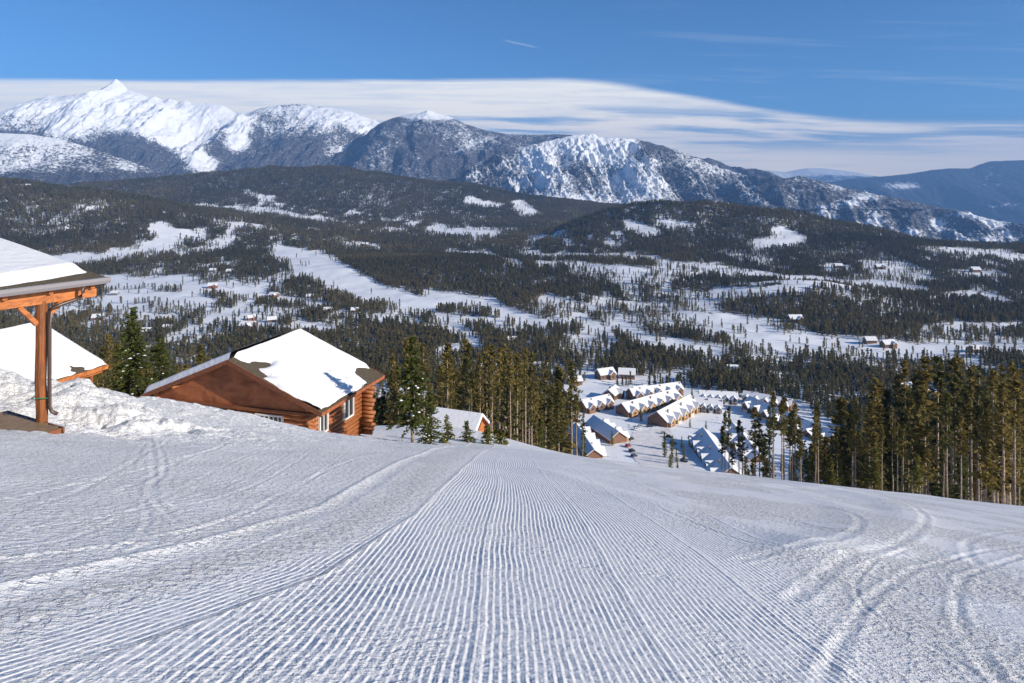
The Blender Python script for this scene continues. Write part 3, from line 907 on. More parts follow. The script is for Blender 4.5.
def make_tree(name, kind, seed, H, rng=None):
    """one tree: empty > trunk, crown"""
    rng = np.random.default_rng(seed)
    root = empty(name, (0, 0, 0))
    if kind == 'pine':
        zb = H * rng.uniform(0.42, 0.66)
        v, f, _ = needle_mesh(rng, H, zb, rng.uniform(1.0, 1.5), 68, 0.30, 0.24, per=3, shape=0.75, up=0.05)
        mt = M_pine
    elif kind == 'low_pine':
        zb = H * rng.uniform(0.12, 0.25)
        v, f, _ = needle_mesh(rng, H, zb, rng.uniform(1.7, 2.2), 150, 0.34, 0.27, per=3, shape=0.85, up=0.0)
        mt = M_pine
    else:
        zb = H * 0.05
        v, f, _ = needle_mesh(rng, H, zb, rng.uniform(0.16, 0.2) * H, 150, 0.30, 0.22, per=3, shape=0.95, up=-0.1)
        mt = M_fir
    tm = trunk_mb(H, 0.0085 * H + 0.03, rng=rng)
    # a few dead stubs below the crown
    if kind == 'pine':
        for i in range(10):
            z = rng.uniform(0.15 * H, zb + 1.5); a = rng.uniform(0, 6.28); L = rng.uniform(0.4, 1.1)
            tm.tube([(0, 0, z), (math.cos(a) * L, math.sin(a) * L, z + rng.uniform(-0.3, 0.15))], 0.022, 4, 0.008)
    tm.build('trunk', M_bark, root, smooth=True)
    link('crown', np_mesh('crown', v, f, mt, smooth=False), root)
    return root


def place(root, x_, y_, sc, rz, zoff=-0.1):
    root.location = (x_, y_, float(G(x_, y_)) + zoff)
    root.rotation_euler = (0, 0, rz); q_ = sc * random.uniform(0.8, 1.25); root.scale = (q_, q_, sc)


protos = {'pine': [('pine_tree', 'pine', 300 + i, 16.0) for i in range(10)],
          'low_pine': [('pine_tree', 'low_pine', 320 + i, 13.0) for i in range(4)],
          'fir': [('fir_tree', 'fir', 340 + i, 10.0) for i in range(3)]}
made = {}
GROUPS = {
 'right': ('tall lodgepole pine in the dense stand past the right edge of the groomed slope', 'lodgepole pines right of the townhouses'),
 'mid': ('slender lodgepole pine in the stand between the log cabin and the townhouses', 'lodgepole pines behind the log cabin'),
 'left': ('dark conifer in the cluster between the snowy porch and the log cabin', 'conifers left of the log cabin'),
 'village': ('dark fir in the clump at the right side of the car park', 'firs beside the car park'),
 'gap': ('thin pine standing alone with the lower townhouse roofs showing past it', 'thin pines before the lower townhouses'),
}


def plant(kind, x_, y_, sc, grp):
    i = random.randrange(len(protos[kind])); key = (kind, i)
    if key not in made:
        o = made[key] = make_tree(*protos[kind][i])
        tag(o, cat='tree')
    else:
        o = copy_tree(made[key])
    place(o, x_, y_, sc, random.uniform(0, 6.28))
    o['label'], o['group'] = GROUPS[grp]
    return o


NTREE = 0
PLANTED = []
occupied = []


def scatter(grp, n, pxr, yr, hr, kinds, mind=2.0, cond=None):
    global NTREE
    k_ = 0; tries = 0
    while k_ < n and tries < n * 80:
        tries += 1
        Yd = math.sqrt(random.uniform(yr[0] ** 2, yr[1] ** 2)); px = random.uniform(*pxr)
        if cond and not cond(px, Yd): continue
        x_ = (px - 512) / F * Yd
        if any((x_ - a) ** 2 + (Yd - b) ** 2 < mind ** 2 for a, b in occupied): continue
        occupied.append((x_, Yd))
        kd = random.choices(list(kinds), weights=list(kinds.values()))[0]
        base = {'pine': 16.0, 'low_pine': 13.0, 'fir': 10.0}[kd]
        # wanted height: crown tops near a given row of the photograph
        H_ = random.uniform(*hr(px, Yd)) * {'pine': 1, 'low_pine': 0.85, 'fir': 0.5}[kd]
        PLANTED.append((plant(kd, x_, Yd, H_ / base, grp), grp, kd, px, Yd)); k_ += 1; NTREE += 1
    return k_


def top_row(table):
    tx, ty = zip(*table)
    def hr(px, Yd):
        row = np.interp(px, tx, ty); x_ = (px - 512) / F * Yd
        h = -(row - HOR) / F * Yd - float(G(x_, Yd))
        h = max(6.0, min(h, 28.0)); return (h * 0.62, h * 1.12)
    return hr


scatter('right', 142, (742, 1060), (72, 150), top_row([(742, 415), (770, 395), (800, 405), (830, 392), (880, 385), (930, 362), (1000, 374), (1060, 370)]),
        {'pine': 6, 'low_pine': 2, 'fir': 1.2}, 2.2, cond=lambda px, Y_: not (px < 800 and random.random() < 0.35) and (px > 850 or Y_ < 120))
scatter('mid', 84, (386, 590), (66, 150), top_row([(386, 350), (430, 345), (470, 352), (520, 357), (560, 358), (590, 378)]),
        {'pine': 6, 'low_pine': 1.2, 'fir': 0.6}, 2.0, cond=lambda px, Y_: (px > 440 or (Y_ > 80 and random.random() < 0.5)) and not (px > 560 and random.random() < 0.5))
scatter('left', 26, (95, 215), (62, 115), top_row([(95, 340), (130, 338), (160, 348), (215, 345)]),
        {'pine': 1, 'low_pine': 3, 'fir': 3}, 2.6)
scatter('village', 9, (664, 684), (440, 500), lambda px, Y_: (16, 26), {'fir': 1}, 3)
scatter('gap', 5, (722, 748), (85, 120), top_row([(720, 410), (750, 415)]), {'pine': 1}, 3)


# labels: trees of the front rows are told apart by their order, the crowd behind shares one
ORD = ['first', 'second', 'third', 'fourth', 'fifth', 'sixth', 'seventh', 'eighth', 'ninth', 'tenth', 'eleventh', 'twelfth']
BLOCK = {
 'right': ([(0, 800, 'beside the ribbed townhouse roof'), (800, 860, 'at the left end of the right stand'),
            (860, 920, 'left of the right stand\'s middle'), (920, 975, 'right of the right stand\'s middle'), (975, 9999, 'at the right edge of the photo')], 98),
 'mid': ([(0, 440, 'behind the lone green fir'), (440, 490, 'above the orange hut'), (490, 535, 'in the middle stand'), (535, 9999, 'nearest the townhouses in the middle stand')], 92),
 'left': ([(0, 150, 'around the fir left of the cabin'), (150, 9999, 'just above the left slope of the cabin roof')], 84),
 'gap': ([(0, 9999, 'in front of the ribbed townhouse roof')], 999),
 'village': ([(0, 9999, 'in the clump beside the village car park')], 9999)}
LOOK = {'pine': 'bare trunked pine', 'low_pine': 'low branched pine', 'fir': 'dark pointed fir'}
for g_, (blocks, ylim) in BLOCK.items():
    for a_, b_, where in blocks:
        for kd_, look in LOOK.items():
            L_ = [q for q in PLANTED if q[1] == g_ and q[2] == kd_ and a_ <= q[3] < b_]
            fr = sorted([q for q in L_ if q[4] < ylim], key=lambda q: q[3])
            rest = [q for q in L_ if q[4] >= ylim] + fr[12:]
            fr = fr[:12]
            for i_, q in enumerate(fr):
                q[0]['label'] = ('front row ' if g_ in ('right', 'mid', 'left') else '') + '%s %s, %s from left' % (look, where.replace('just above', 'above').replace('in the clump ', ''), ORD[i_]) if len(fr) > 1 else 'only front %s %s' % (look, where)
            for q in rest: q[0]['label'] = '%s behind the front row, %s' % (look, where)


# far trees, as countless instances of light trees
def far_tree_mesh(seed, nb, size, H=12.0, per=2, Rm=1.9, zb=0.06, mt=None):
    rng = np.random.default_rng(seed)
    v, f, _ = needle_mesh(rng, H, H * zb, Rm, nb, 0.7 if size > 0.4 else 0.45, size, per=per, shape=0.9, up=-0.05, flat=0.6)
    f4 = f
    # trunk as a slim 4-sided spindle
    r = 0.13
    tv = np.array([[r, 0, -1], [0, r, -1], [-r, 0, -1], [0, -r, -1], [r*.3, 0, H*.9], [0, r*.3, H*.9], [-r*.3, 0, H*.9], [0, -r*.3, H*.9]])
    tf = np.array([[0, 1, 5, 4], [1, 2, 6, 5], [2, 3, 7, 6], [3, 0, 4, 7]]) + len(v)
    mi = np.r_[np.zeros(len(f4)), np.ones(4)]
    return np_mesh('tree_shape', np.r_[v, tv], np.r_[f4, tf], [mt or M_far, M_bark], smooth=False, midx=mi)


def forest(name, pts, scales, variants, label_kind='stuff', label=None):
    n = len(pts)
    me = bpy.data.meshes.new(name); me.vertices.add(n)
    me.vertices.foreach_set('co', np.asarray(pts, dtype=np.float32).ravel())
    a = me.attributes.new('sc', 'FLOAT', 'POINT'); a.data.foreach_set('value', np.asarray(scales, dtype=np.float32))
    a = me.attributes.new('rz', 'FLOAT', 'POINT'); a.data.foreach_set('value', RNG.uniform(0, 6.28, n).astype(np.float32))
    a = me.attributes.new('vi', 'INT', 'POINT'); a.data.foreach_set('value', RNG.integers(0, len(variants), n).astype(np.int32))
    o = link(name, me)
    ng = bpy.data.node_groups.new(name, 'GeometryNodeTree')
    ng.interface.new_socket('Geometry', in_out='INPUT', socket_type='NodeSocketGeometry')
    ng.interface.new_socket('Geometry', in_out='OUTPUT', socket_type='NodeSocketGeometry')
    N = ng.nodes; L = ng.links
    gi = N.new('NodeGroupInput'); go = N.new('NodeGroupOutput')
    def na(nm, ty):
        q = N.new('GeometryNodeInputNamedAttribute'); q.data_type = ty; q.inputs[0].default_value = nm; return q.outputs[0]
    iop = N.new('GeometryNodeInstanceOnPoints')
    g2i = N.new('GeometryNodeGeometryToInstance')
    for vme in reversed(variants):
        vo = bpy.data.objects.new('tree_shape', vme)      # only its shape is used, it stands nowhere itself
        oi = N.new('GeometryNodeObjectInfo'); oi.inputs['Object'].default_value = vo
        oi.inputs['As Instance'].default_value = True
        L.new(oi.outputs['Geometry'], g2i.inputs[0])
    L.new(gi.outputs[0], iop.inputs['Points'])
    L.new(g2i.outputs[0], iop.inputs['Instance'])
    iop.inputs['Pick Instance'].default_value = True
    L.new(na('vi', 'INT'), iop.inputs['Instance Index'])
    cb = N.new('ShaderNodeCombineXYZ'); L.new(na('rz', 'FLOAT'), cb.inputs[2])
    L.new(cb.outputs[0], iop.inputs['Rotation'])
    L.new(na('sc', 'FLOAT'), iop.inputs['Scale'])
    L.new(iop.outputs[0], go.inputs[0])
    md = o.modifiers.new('forest', 'NODES'); md.node_group = ng
    tag(o, label, 'forest', kind='stuff')
    return o


def cand(n, y0, y1):
    Yd = np.sqrt(RNG.uniform(y0 ** 2, y1 ** 2, n)); px = RNG.uniform(-70, 1094, n)
    x_ = (px - 512) / F * Yd; z_ = G(x_, Yd); py = HOR - F * z_ / Yd
    return x_, Yd, z_, px, py


HOUSES = []     # footprints kept free of far trees


def free_of_houses(x_, y_, k_=1.0):
    m_ = np.ones(len(x_), bool)
    for hx, hy, hr_ in HOUSES: m_ &= np.hypot(x_ - hx, (y_ - hy) * 0.8) > hr_ * k_
    return m_

# ------------------------------------------------------------------ log cabin
CD = Vector((0.27, 0.963, 0)).normalized()      # along the ridge, away
CW = Vector((-CD.y, CD.x, 0))                   # across, to the left
E1 = Vector((-10.9, 40.0, -13.3))               # near right corner of the roof edge
LEN, WID, RISE = 8.0, 12.5, 2.6
rzc = math.atan2(CW.y, CW.x)                    # local +x = across (left), local +y = ... away is -y
# local frame: X across to the left, Y = toward the camera along the ridge (negative = away)
cab = empty('log_cabin', (E1.x, E1.y, E1.z), rzc)
tag(cab, 'red brown log cabin with snowy gable roof, sunk behind the edge of the slope', 'cabin')
# with this rotation local -Y points away along the ridge
def cl_(a, l, z): return (a, -l, z)             # a across, l along (away), z up


def log_wall(mb, p, q, z0, z1, r=0.135, over=0.28, phase=0.0):
    """horizontal logs from p to q (x,y)"""
    z = z0 + phase
    d = (Vector((q[0], q[1], 0)) - Vector((p[0], p[1], 0))).normalized()
    i = 0
    while z < z1:
        ov = over + 0.10 * ((i * 7) % 3 - 1)
        a = Vector((p[0], p[1], z)) - d * ov; b_ = Vector((q[0], q[1], z)) + d * ov
        mb.tube([a, b_], r, 10); z += r * 2.02; i += 1


wx0, wx1 = 1.15, WID - 0.6          # wall planes across
wl0, wl1 = 0.7, LEN - 0.6           # along
lw = MB()
log_wall(lw, cl_(wx0, wl0, 0), cl_(wx0, wl1, 0), -3.6, 0.25)
lw.build('log_wall', M_log, cab, smooth=True)
lw = MB(); log_wall(lw, cl_(wx0, wl0, 0), cl_(wx1, wl0, 0), -3.6, -0.25, phase=0.15)
lw.build('log_wall', M_log, cab, smooth=True)
lw = MB(); log_wall(lw, cl_(wx0, wl1, 0), cl_(wx1, wl1, 0), -3.6, -0.25, phase=0.15)
log_wall(lw, cl_(wx1, wl0, 0), cl_(wx1, wl1, 0), -3.6, 0.1)
lw.build('log_wall', M_log, cab, smooth=True)
lw = MB(); log_wall(lw, cl_(0.35, wl1 - 0.45, 0), cl_(wx0, wl1 - 0.45, 0), -3.6, -0.1, over=0.12)
lw.build('log_buttress', M_log, cab, smooth=True)
# core behind the logs so nothing shows through
cm2 = MB(); cm2.box(wx0 + 0.02, -wl1, -3.6, wx1 - 0.02, -wl0 - 0.02, -0.3)
cm2.build('inner_wall', M_pipe, cab)
# gable board
gb = MB()
zt = lambda a: RISE * (1 - abs(a - WID / 2) / (WID / 2))
for l_ in (wl0 - 0.06, wl1 + 0.06):
    pts = [cl_(0.75, l_, -0.32), cl_(WID - 0.6, l_, -0.32), cl_(WID - 0.6, l_, zt(WID - 0.6) - 0.16), cl_(WID / 2, l_, RISE - 0.16), cl_(0.75, l_, zt(0.75) - 0.16)]
    o_ = [(p[0], p[1] - (0.12 if l_ < 3 else -0.12), p[2]) for p in pts]
    n_ = 5
    gb.add(pts + o_, [tuple(range(n_)), tuple(range(2*n_-1, n_-1, -1))] + [(i, (i+1) % n_, n_ + (i+1) % n_, n_ + i) for i in range(n_)])
gb.build('gable_wall', M_gable, cab)
tb = MB(); tb.bar(cl_(0.65, wl0 - 0.16, -0.38), cl_(WID - 0.4, wl0 - 0.16, -0.38), 0.16, 0.16)
tb.build('tie_beam', M_fascia, cab)
# roof slabs
def slab(mb, a0, z0, a1, z1, l0, l1, th):
    mb.hexa([cl_(a0, l0, z0 - th), cl_(a1, l0, z1 - th), cl_(a1, l1, z1 - th), cl_(a0, l1, z0 - th),
             cl_(a0, l0, z0), cl_(a1, l0, z1), cl_(a1, l1, z1), cl_(a0, l1, z0)])
rf = MB(); slab(rf, 0, 0, WID / 2, RISE, 0, LEN, 0.10); slab(rf, WID, 0, WID / 2, RISE, 0, LEN, 0.10)
roof = rf.build('roof', M_shing, cab)
fs = MB()
for l_ in (-0.03, LEN + 0.03):
    fs.bar(cl_(-0.03, l_, -0.13), cl_(WID / 2, l_, RISE - 0.13), 0.06, 0.26, up=(0, 0, 1))
    fs.bar(cl_(WID + 0.03, l_, -0.13), cl_(WID / 2, l_, RISE - 0.13), 0.06, 0.26, up=(0, 0, 1))
fs.build('fascia', M_fascia, cab)
fs = MB(); fs.bar(cl_(-0.05, 0.0, -0.10), cl_(-0.05, LEN, -0.10), 0.05, 0.20); fs.build('eave_board', M_gable, cab)
pu = MB()
for a_ in (2.2, WID / 2, WID - 2.2): pu.tube([cl_(a_, 0.05, zt(a_) - 0.30), cl_(a_, wl0 + 0.3, zt(a_) - 0.30)], 0.13, 10)
pu.build('purlin', M_log, cab, smooth=True)
rt = MB()
for i in range(9): rt.bar(cl_(0.05, 0.6 + i * 0.85, -0.17), cl_(wx0, 0.6 + i * 0.85, -0.17 + 0.42), 0.08, 0.16)
rt.build('rafters', M_fascia, cab)


def cabin_window(a, l, z0, z1, w_, axis, nx_, nz_):
    """axis 0: on the gable wall (spans across); 1: on the side wall (spans along)"""
    def pt(u, out, z): return cl_(a + u, l - out, z) if axis == 0 else cl_(a - out, l + u, z)
    f_ = MB()
    def bx_(u0, u1, o0, o1, za, zb_):
        f_.hexa([pt(u0, o0, za), pt(u1, o0, za), pt(u1, o1, za), pt(u0, o1, za), pt(u0, o0, zb_), pt(u1, o0, zb_), pt(u1, o1, zb_), pt(u0, o1, zb_)])
    fw = 0.09
    bx_(0, w_, 0.10, 0.24, z0, z0 + fw); bx_(0, w_, 0.10, 0.24, z1 - fw, z1)
    bx_(0, fw, 0.10, 0.24, z0 + fw, z1 - fw); bx_(w_ - fw, w_, 0.10, 0.24, z0 + fw, z1 - fw)
    for i in range(1, nx_): bx_(w_ * i / nx_ - 0.025, w_ * i / nx_ + 0.025, 0.15, 0.225, z0 + fw, z1 - fw)
    for i in range(1, nz_): bx_(fw, w_ - fw, 0.155, 0.22, z0 + (z1 - z0) * i / nz_ - 0.02, z0 + (z1 - z0) * i / nz_ + 0.02)
    fo = f_.build('window', M_wht, cab)
    g_ = MB(); g_.hexa([pt(0.04, 0.08, z0 + .04), pt(w_ - .04, 0.08, z0 + .04), pt(w_ - .04, 0.17, z0 + .04), pt(0.04, 0.17, z0 + .04),
                        pt(0.04, 0.08, z1 - .04), pt(w_ - .04, 0.08, z1 - .04), pt(w_ - .04, 0.17, z1 - .04), pt(0.04, 0.17, z1 - .04)])
    g_.build('pane', M_glass, fo)


cabin_window(wx0 + 1.7, wl0, -1.55, -0.62, 1.9, 0, 6, 2)
cabin_window(wx0, wl0 + 0.7, -1.9, -0.6, 0.95, 1, 2, 1)
cabin_window(wx0, wl0 + 3.6, -2.0, -0.45, 1.25, 1, 2, 1)


# roof snow as a thick sheet with melted edges
def roof_snow(parent, name, W_, L_, pitch_fn, thick_fn, nu, nv, mirror=False):
    u = np.linspace(0, W_, nu); l_ = np.linspace(0, L_, nv)
    U, L2 = np.meshgrid(u, l_, indexing='ij')
    th = thick_fn(U, L2)
    base = pitch_fn(U)
    top = base + np.maximum(th, -0.02)
    ok = th > 0
    fq = grid_faces(nu, nv)
    keep = (ok.ravel()[fq].sum(1) >= 1)
    fq = fq[keep]
    A = WID - U if mirror else U
    v = np.stack([A, -L2, top], -1).reshape(-1, 3)
    used = np.unique(fq); remap = -np.ones(len(v), int); remap[used] = np.arange(len(used))
    v = v[used]; fq = remap[fq]
    if mirror: fq = fq[:, ::-1]
    return link(name, np_mesh(name, v, fq[:, ::-1], M_roofsnow, smooth=True), parent)


def th_right(U, L_):
    # U from eave (0) to ridge, L_ from the gable end (0) away
    n_ = fbm(U / 1.3, L_ / 1.3, 4, 51)
    e = 0.30 - 0.0 * U
    edge_f = ss(0.10, 0.45, L_ + 0.3 * (n_ - 0.5) + 0.30 * ss(3.6, 0.5, U) - 0.02)        # bare strip along the near rake
    bare_top = 1 - (1 - ss(0.55, 0.95, L_ + 0.25 * (n_ - .5))) * ss(3.0, 4.0, U)
    tongue = gauss(U, L_, 5.1, 1.1, 0.45, 0.5) * 0.9 + gauss(U, L_, 4.75, 1.7, 0.22, 0.4) * 0.7
    eave = ss(-0.12, 0.20, U + 0.25 * (n_ - 0.5))
    ridge = 1.0
    far = ss(0.02, 0.25, LEN - L_)
    th = (0.25 + 0.10 * (fbm(U / 2.2, L_ / 2.2, 3, 59) - 0.5)) * np.minimum(edge_f, bare_top) ** 0.6 * eave ** 0.6 * far ** 0.5 - 0.36 * tongue
    # slid-off corner and long cracks
    corner = ss(1.5, 0.9, np.hypot((U - 0.1) * 1.0, (L_ - 7.0) * 0.9) + 0.5 * (n_ - .5))
    th = th - 0.60 * corner
    for (u0, l0, u1, l1, w_) in ((0.15, 5.0, 3.6, 4.3, 0.10), (0.5, 6.5, 3.8, 5.6, 0.11)):
        t_ = np.clip(((U - u0) * (u1 - u0) + (L_ - l0) * (l1 - l0)) / ((u1 - u0) ** 2 + (l1 - l0) ** 2), 0, 1)
        d = np.hypot(U - u0 - t_ * (u1 - u0), L_ - l0 - t_ * (l1 - l0)) + 0.10 * (fbm(U * 3, L_ * 3, 2, 55) - 0.5)
        th = th - 0.42 * np.exp(-(d / (w_ * (1.15 - 0.75 * t_))) ** 2)
    return th - 0.015 + 0.06 * (n_ - 0.5)


def th_left(U, L_):
    n_ = fbm(U / 1.3, L_ / 1.3, 4, 58)
    return 0.42 * ss(-0.10, 0.2, U) * ss(0.0, 0.30, L_) * ss(0.02, 0.25, LEN - L_) - 0.012 + 0.03 * (n_ - .5)


pf = lambda U: RISE * U / (WID / 2)
roof_snow(roof, 'roof_snow', WID / 2 + 0.02, LEN, pf, th_right, 160, 190)
roof_snow(roof, 'roof_snow', WID / 2 + 0.02, LEN, pf, th_left, 60, 80, mirror=True)

# ------------------------------------------------------------------ second lodge roof, left
h2 = empty('snowy_lodge', (-26.0, 45.0, -11.85), rzc)
tag(h2, 'low snow laden lodge roof with orange eave beam, seen beneath the porch roof', 'building')
HW, HR_, HL = 5.3, 2.30, 13.0
# its far end is at l = 0, running towards the camera (local +y)
def slab2(mb, a0, z0, a1, z1, y0, y1, th, base=0):
    mb.hexa([(a0, y0, z0 - th), (a1, y0, z1 - th), (a1, y1, z1 - th), (a0, y1, z0 - th), (a0, y0, z0 + base), (a1, y0, z1 + base), (a1, y1, z1 + base), (a0, y1, z0 + base)])
m_ = MB(); m_.box(1.0, 0.8, -3.4, 2 * HW - 0.6, HL - 0.6, 0.0); m_.build('wall', M_log, h2)
m_ = MB(); slab2(m_, 0, 0, HW, HR_, 0, HL, 0.14); slab2(m_, 2 * HW, 0, HW, HR_, 0, HL, 0.14)
r2 = m_.build('roof', M_shing, h2)
m_ = MB(); m_.bar((-0.04, 0, -0.14), (-0.04, HL, -0.14), 0.06, 0.26)
m_.bar((0.3, 0.2, -0.35), (0.3, HL, -0.35), 0.2, 0.26); m_.build('eave_beam', M_beam, h2)
m_ = MB(); m_.bar((-0.03, -0.03, -0.12), (HW, -0.03, HR_ - 0.12), 0.06, 0.24); m_.bar((2 * HW + 0.03, -0.03, -0.12), (HW, -0.03, HR_ - 0.12), 0.06, 0.24); m_.build('fascia', M_fascia, h2)
m_ = MB(); m_.box(0.2, 0.9, -3.2, 0.44, 1.14, -0.48); m_.build('post', M_post, h2)


def sheet(parent, name, W_, L_, xf, thf, nu, nv, m):
    u = np.linspace(0, W_, nu); l_ = np.linspace(0, L_, nv); U, L2 = np.meshgrid(u, l_, indexing='ij')
    th = thf(U, L2); P_ = xf(U, L2, th)
    fq = grid_faces(nu, nv); fq = fq[(th > 0).ravel()[fq].sum(1) >= 1]
    v = P_.reshape(-1, 3); used = np.unique(fq); rm = -np.ones(len(v), int); rm[used] = np.arange(len(used))
    return link(name, np_mesh(name, v[used], rm[fq], m, smooth=True), parent)


sheet(r2, 'roof_snow', HW, HL, lambda U, L_, th: np.stack([U, L_, HR_ / HW * U + np.maximum(th, -0.03)], -1),
      lambda U, L_: 0.28 * ss(-0.1, 0.2, U) * ss(0, 0.25, L_) - 0.03 + 0.05 * (fbm(U, L_, 3, 5) - .5) - 0.4 * gauss(U, L_, 0.35, 1.9, 0.25, 0.5) - 0.25 * np.exp(-((L_ - 1.9 - 0.15 * U) / 0.12) ** 2) * ss(3.2, 1.0, U), 120, 120, M_roofsnow)
sheet(r2, 'roof_snow', HW, HL, lambda U, L_, th: np.stack([2 * HW - U, L_, HR_ / HW * U + np.maximum(th, -0.03)], -1),
      lambda U, L_: 0.28 * ss(-0.1, 0.2, U) * ss(0, 0.25, L_) - 0.01 + 0.05 * (fbm(U, L_, 3, 6) - .5), 60, 60, M_roofsnow)

# ------------------------------------------------------------------ porch at the left edge
PD = Vector((0.479, 0.878, 0)).normalized()       # along the eave, away
PN = Vector((PD.y, -PD.x, 0))                     # outward, to the right
PC = Vector((-10.44, 18.0, -2.69))                # far right corner at the gutter's lower edge
por = empty('porch', tuple(PC), math.atan2(PD.y, PD.x))
tag(por, 'timber porch end with snow topped roof, grey gutter and orange beam at the left edge', 'porch')
# local: +x away along the eave, -y outward (right), +y inward (up the roof)
LP_, WP_ = 9.0, 6.5
sl = 0.135
m_ = MB()
m_.hexa([(-LP_, 0, 0.10), (0, 0, 0.10), (0, WP_, 0.10 + sl * WP_), (-LP_, WP_, 0.10 + sl * WP_), (-LP_, 0, 0.20), (0, 0, 0.20), (0, WP_, 0.20 + sl * WP_), (-LP_, WP_, 0.20 + sl * WP_)])
rfp = m_.build('roof', M_shing, por)
m_ = MB(); prof = [(0.02, 0.20), (-0.12, 0.20), (-0.12, 0.12), (-0.09, 0.05), (0.02, 0.03), (0.02, 0.05), (-0.075, 0.065), (-0.10, 0.12), (-0.10, 0.18), (0.0, 0.19)]
n_ = len(prof)
m_.add([(-LP_, p[0] - 0.03, p[1]) for p in prof] + [(0.04, p[0] - 0.03, p[1]) for p in prof], [(i, (i+1) % n_, n_ + (i+1) % n_, n_ + i) for i in range(n_)] + [tuple(range(n_ - 1, -1, -1)), tuple(range(n_, 2*n_))])
m_.build('gutter', M_gut, por)
m_ = MB(); m_.bar((-LP_, 0.30, -0.11), (-0.12, 0.30, -0.11), 0.20, 0.38)
m_.build('beam', M_beam, por, bevel=0.012)
m_ = MB()
for i in range(9): m_.bar((-0.3 - i * 1.0, 0.05, 0.02), (-0.3 - i * 1.0, WP_, 0.02 + sl * WP_), 0.10, 0.16)
m_.build('rafters', M_beam, por)
m_ = MB(); m_.bar((0.0, 0.02, 0.06), (0.0, WP_, 0.06 + sl * WP_), 0.05, 0.22); m_.build('fascia', M_gut, por)
# post: on the beam line at picture column 40
pp = -1.40
zg = -5.86 - PC.z
m_ = MB(); 
ringz = [zg - 0.5, zg + 0.25, zg + 1.0, zg + 1.9, -0.23]
m_.tube([(pp + 0.015 * math.sin(i * 2.1), 0.30 + 0.01 * math.cos(i * 3), z_) for i, z_ in enumerate(ringz)], 0.135, 8, 0.125)
m_.build('post', M_post, por, smooth=False, bevel=0.01)
m_ = MB()
m_.bar((pp - 0.50, 0.30, -0.30), (pp - 0.10, 0.30, -0.78), 0.11, 0.12, up=(0, 1, 0))
m_.build('brace', M_beam, por, bevel=0.01)
m_ = MB(); m_.bar((pp + 0.55, 0.30, -0.25), (pp + 0.10, 0.30, -0.62), 0.12, 0.13, up=(0, 1, 0)); m_.build('brace', M_beam, por, bevel=0.01)
m_ = MB()
m_.tube([(-0.62, -0.08, 0.05), (-0.63, -0.08, -0.10), (-0.66, -0.06, -0.20), (-0.78, -0.02, -0.27), (-1.10, 0.05, -0.35), (-1.26, 0.08, -0.39), (-1.32, 0.09, -0.48), (-1.32, 0.10, -1.0), (-1.32, 0.10, zg + 0.38), (-1.28, 0.06, zg + 0.26), (-1.20, -0.02, zg + 0.20)], 0.045, 10)
m_.build('downspout', M_pipe, por, smooth=True)
m_ = MB(); m_.tube([(pp + 0.0 + 0.2 * math.cos(q), 0.30 + 0.2 * math.sin(q), zg + 0.62 + 0.02 * math.sin(q * 2)) for q in np.linspace(0, 2 * math.pi, 17)], 0.012, 6)
m_.build('cord', M_green, por)


def thp(U, L_):     # U up the slope from the eave, L_ from the far end towards the camera
    n_ = fbm(U / 1.1, L_ / 1.6, 4, 15)
    bare = ss(0.0, 0.4, U - 0.15 + 0.35 * (n_ - .5) - 0.34 * ss(2.4, 0.4, L_))
    e2 = ss(0.0, 0.35, L_ - 0.02)
    return 0.24 * bare * e2 - 0.012 + 0.03 * (n_ - .5) + 0.04 * ss(0.8, 5.5, U) * e2


sheet(rfp, 'roof_snow', WP_, LP_, lambda U, L_, th: np.stack([-L_, U, 0.20 + sl * U + np.maximum(th, -0.02)], -1), thp, 150, 200, M_roofsnow)
# deck
KC = Vector((-10.62, 16.43, -5.82))
dk = empty('deck', tuple(KC), math.atan2(PD.y, PD.x))
tag(dk, 'weathered board deck corner at the foot of the porch post', 'deck')
m_ = MB()
for i in range(17):
    y0 = i * 0.145; m_.box(-6, y0, -0.045, 0.0 + 0.02 * ((i * 5) % 3), y0 + 0.138, 0)
m_.build('boards', M_deck, dk)
m_ = MB(); m_.box(-6, -0.045, -0.24, 0.02, -0.003, -0.002); m_.box(0.045, -0.045, -0.24, 0.09, 2.46, -0.003); m_.build('rim_board', M_fascia, dk)

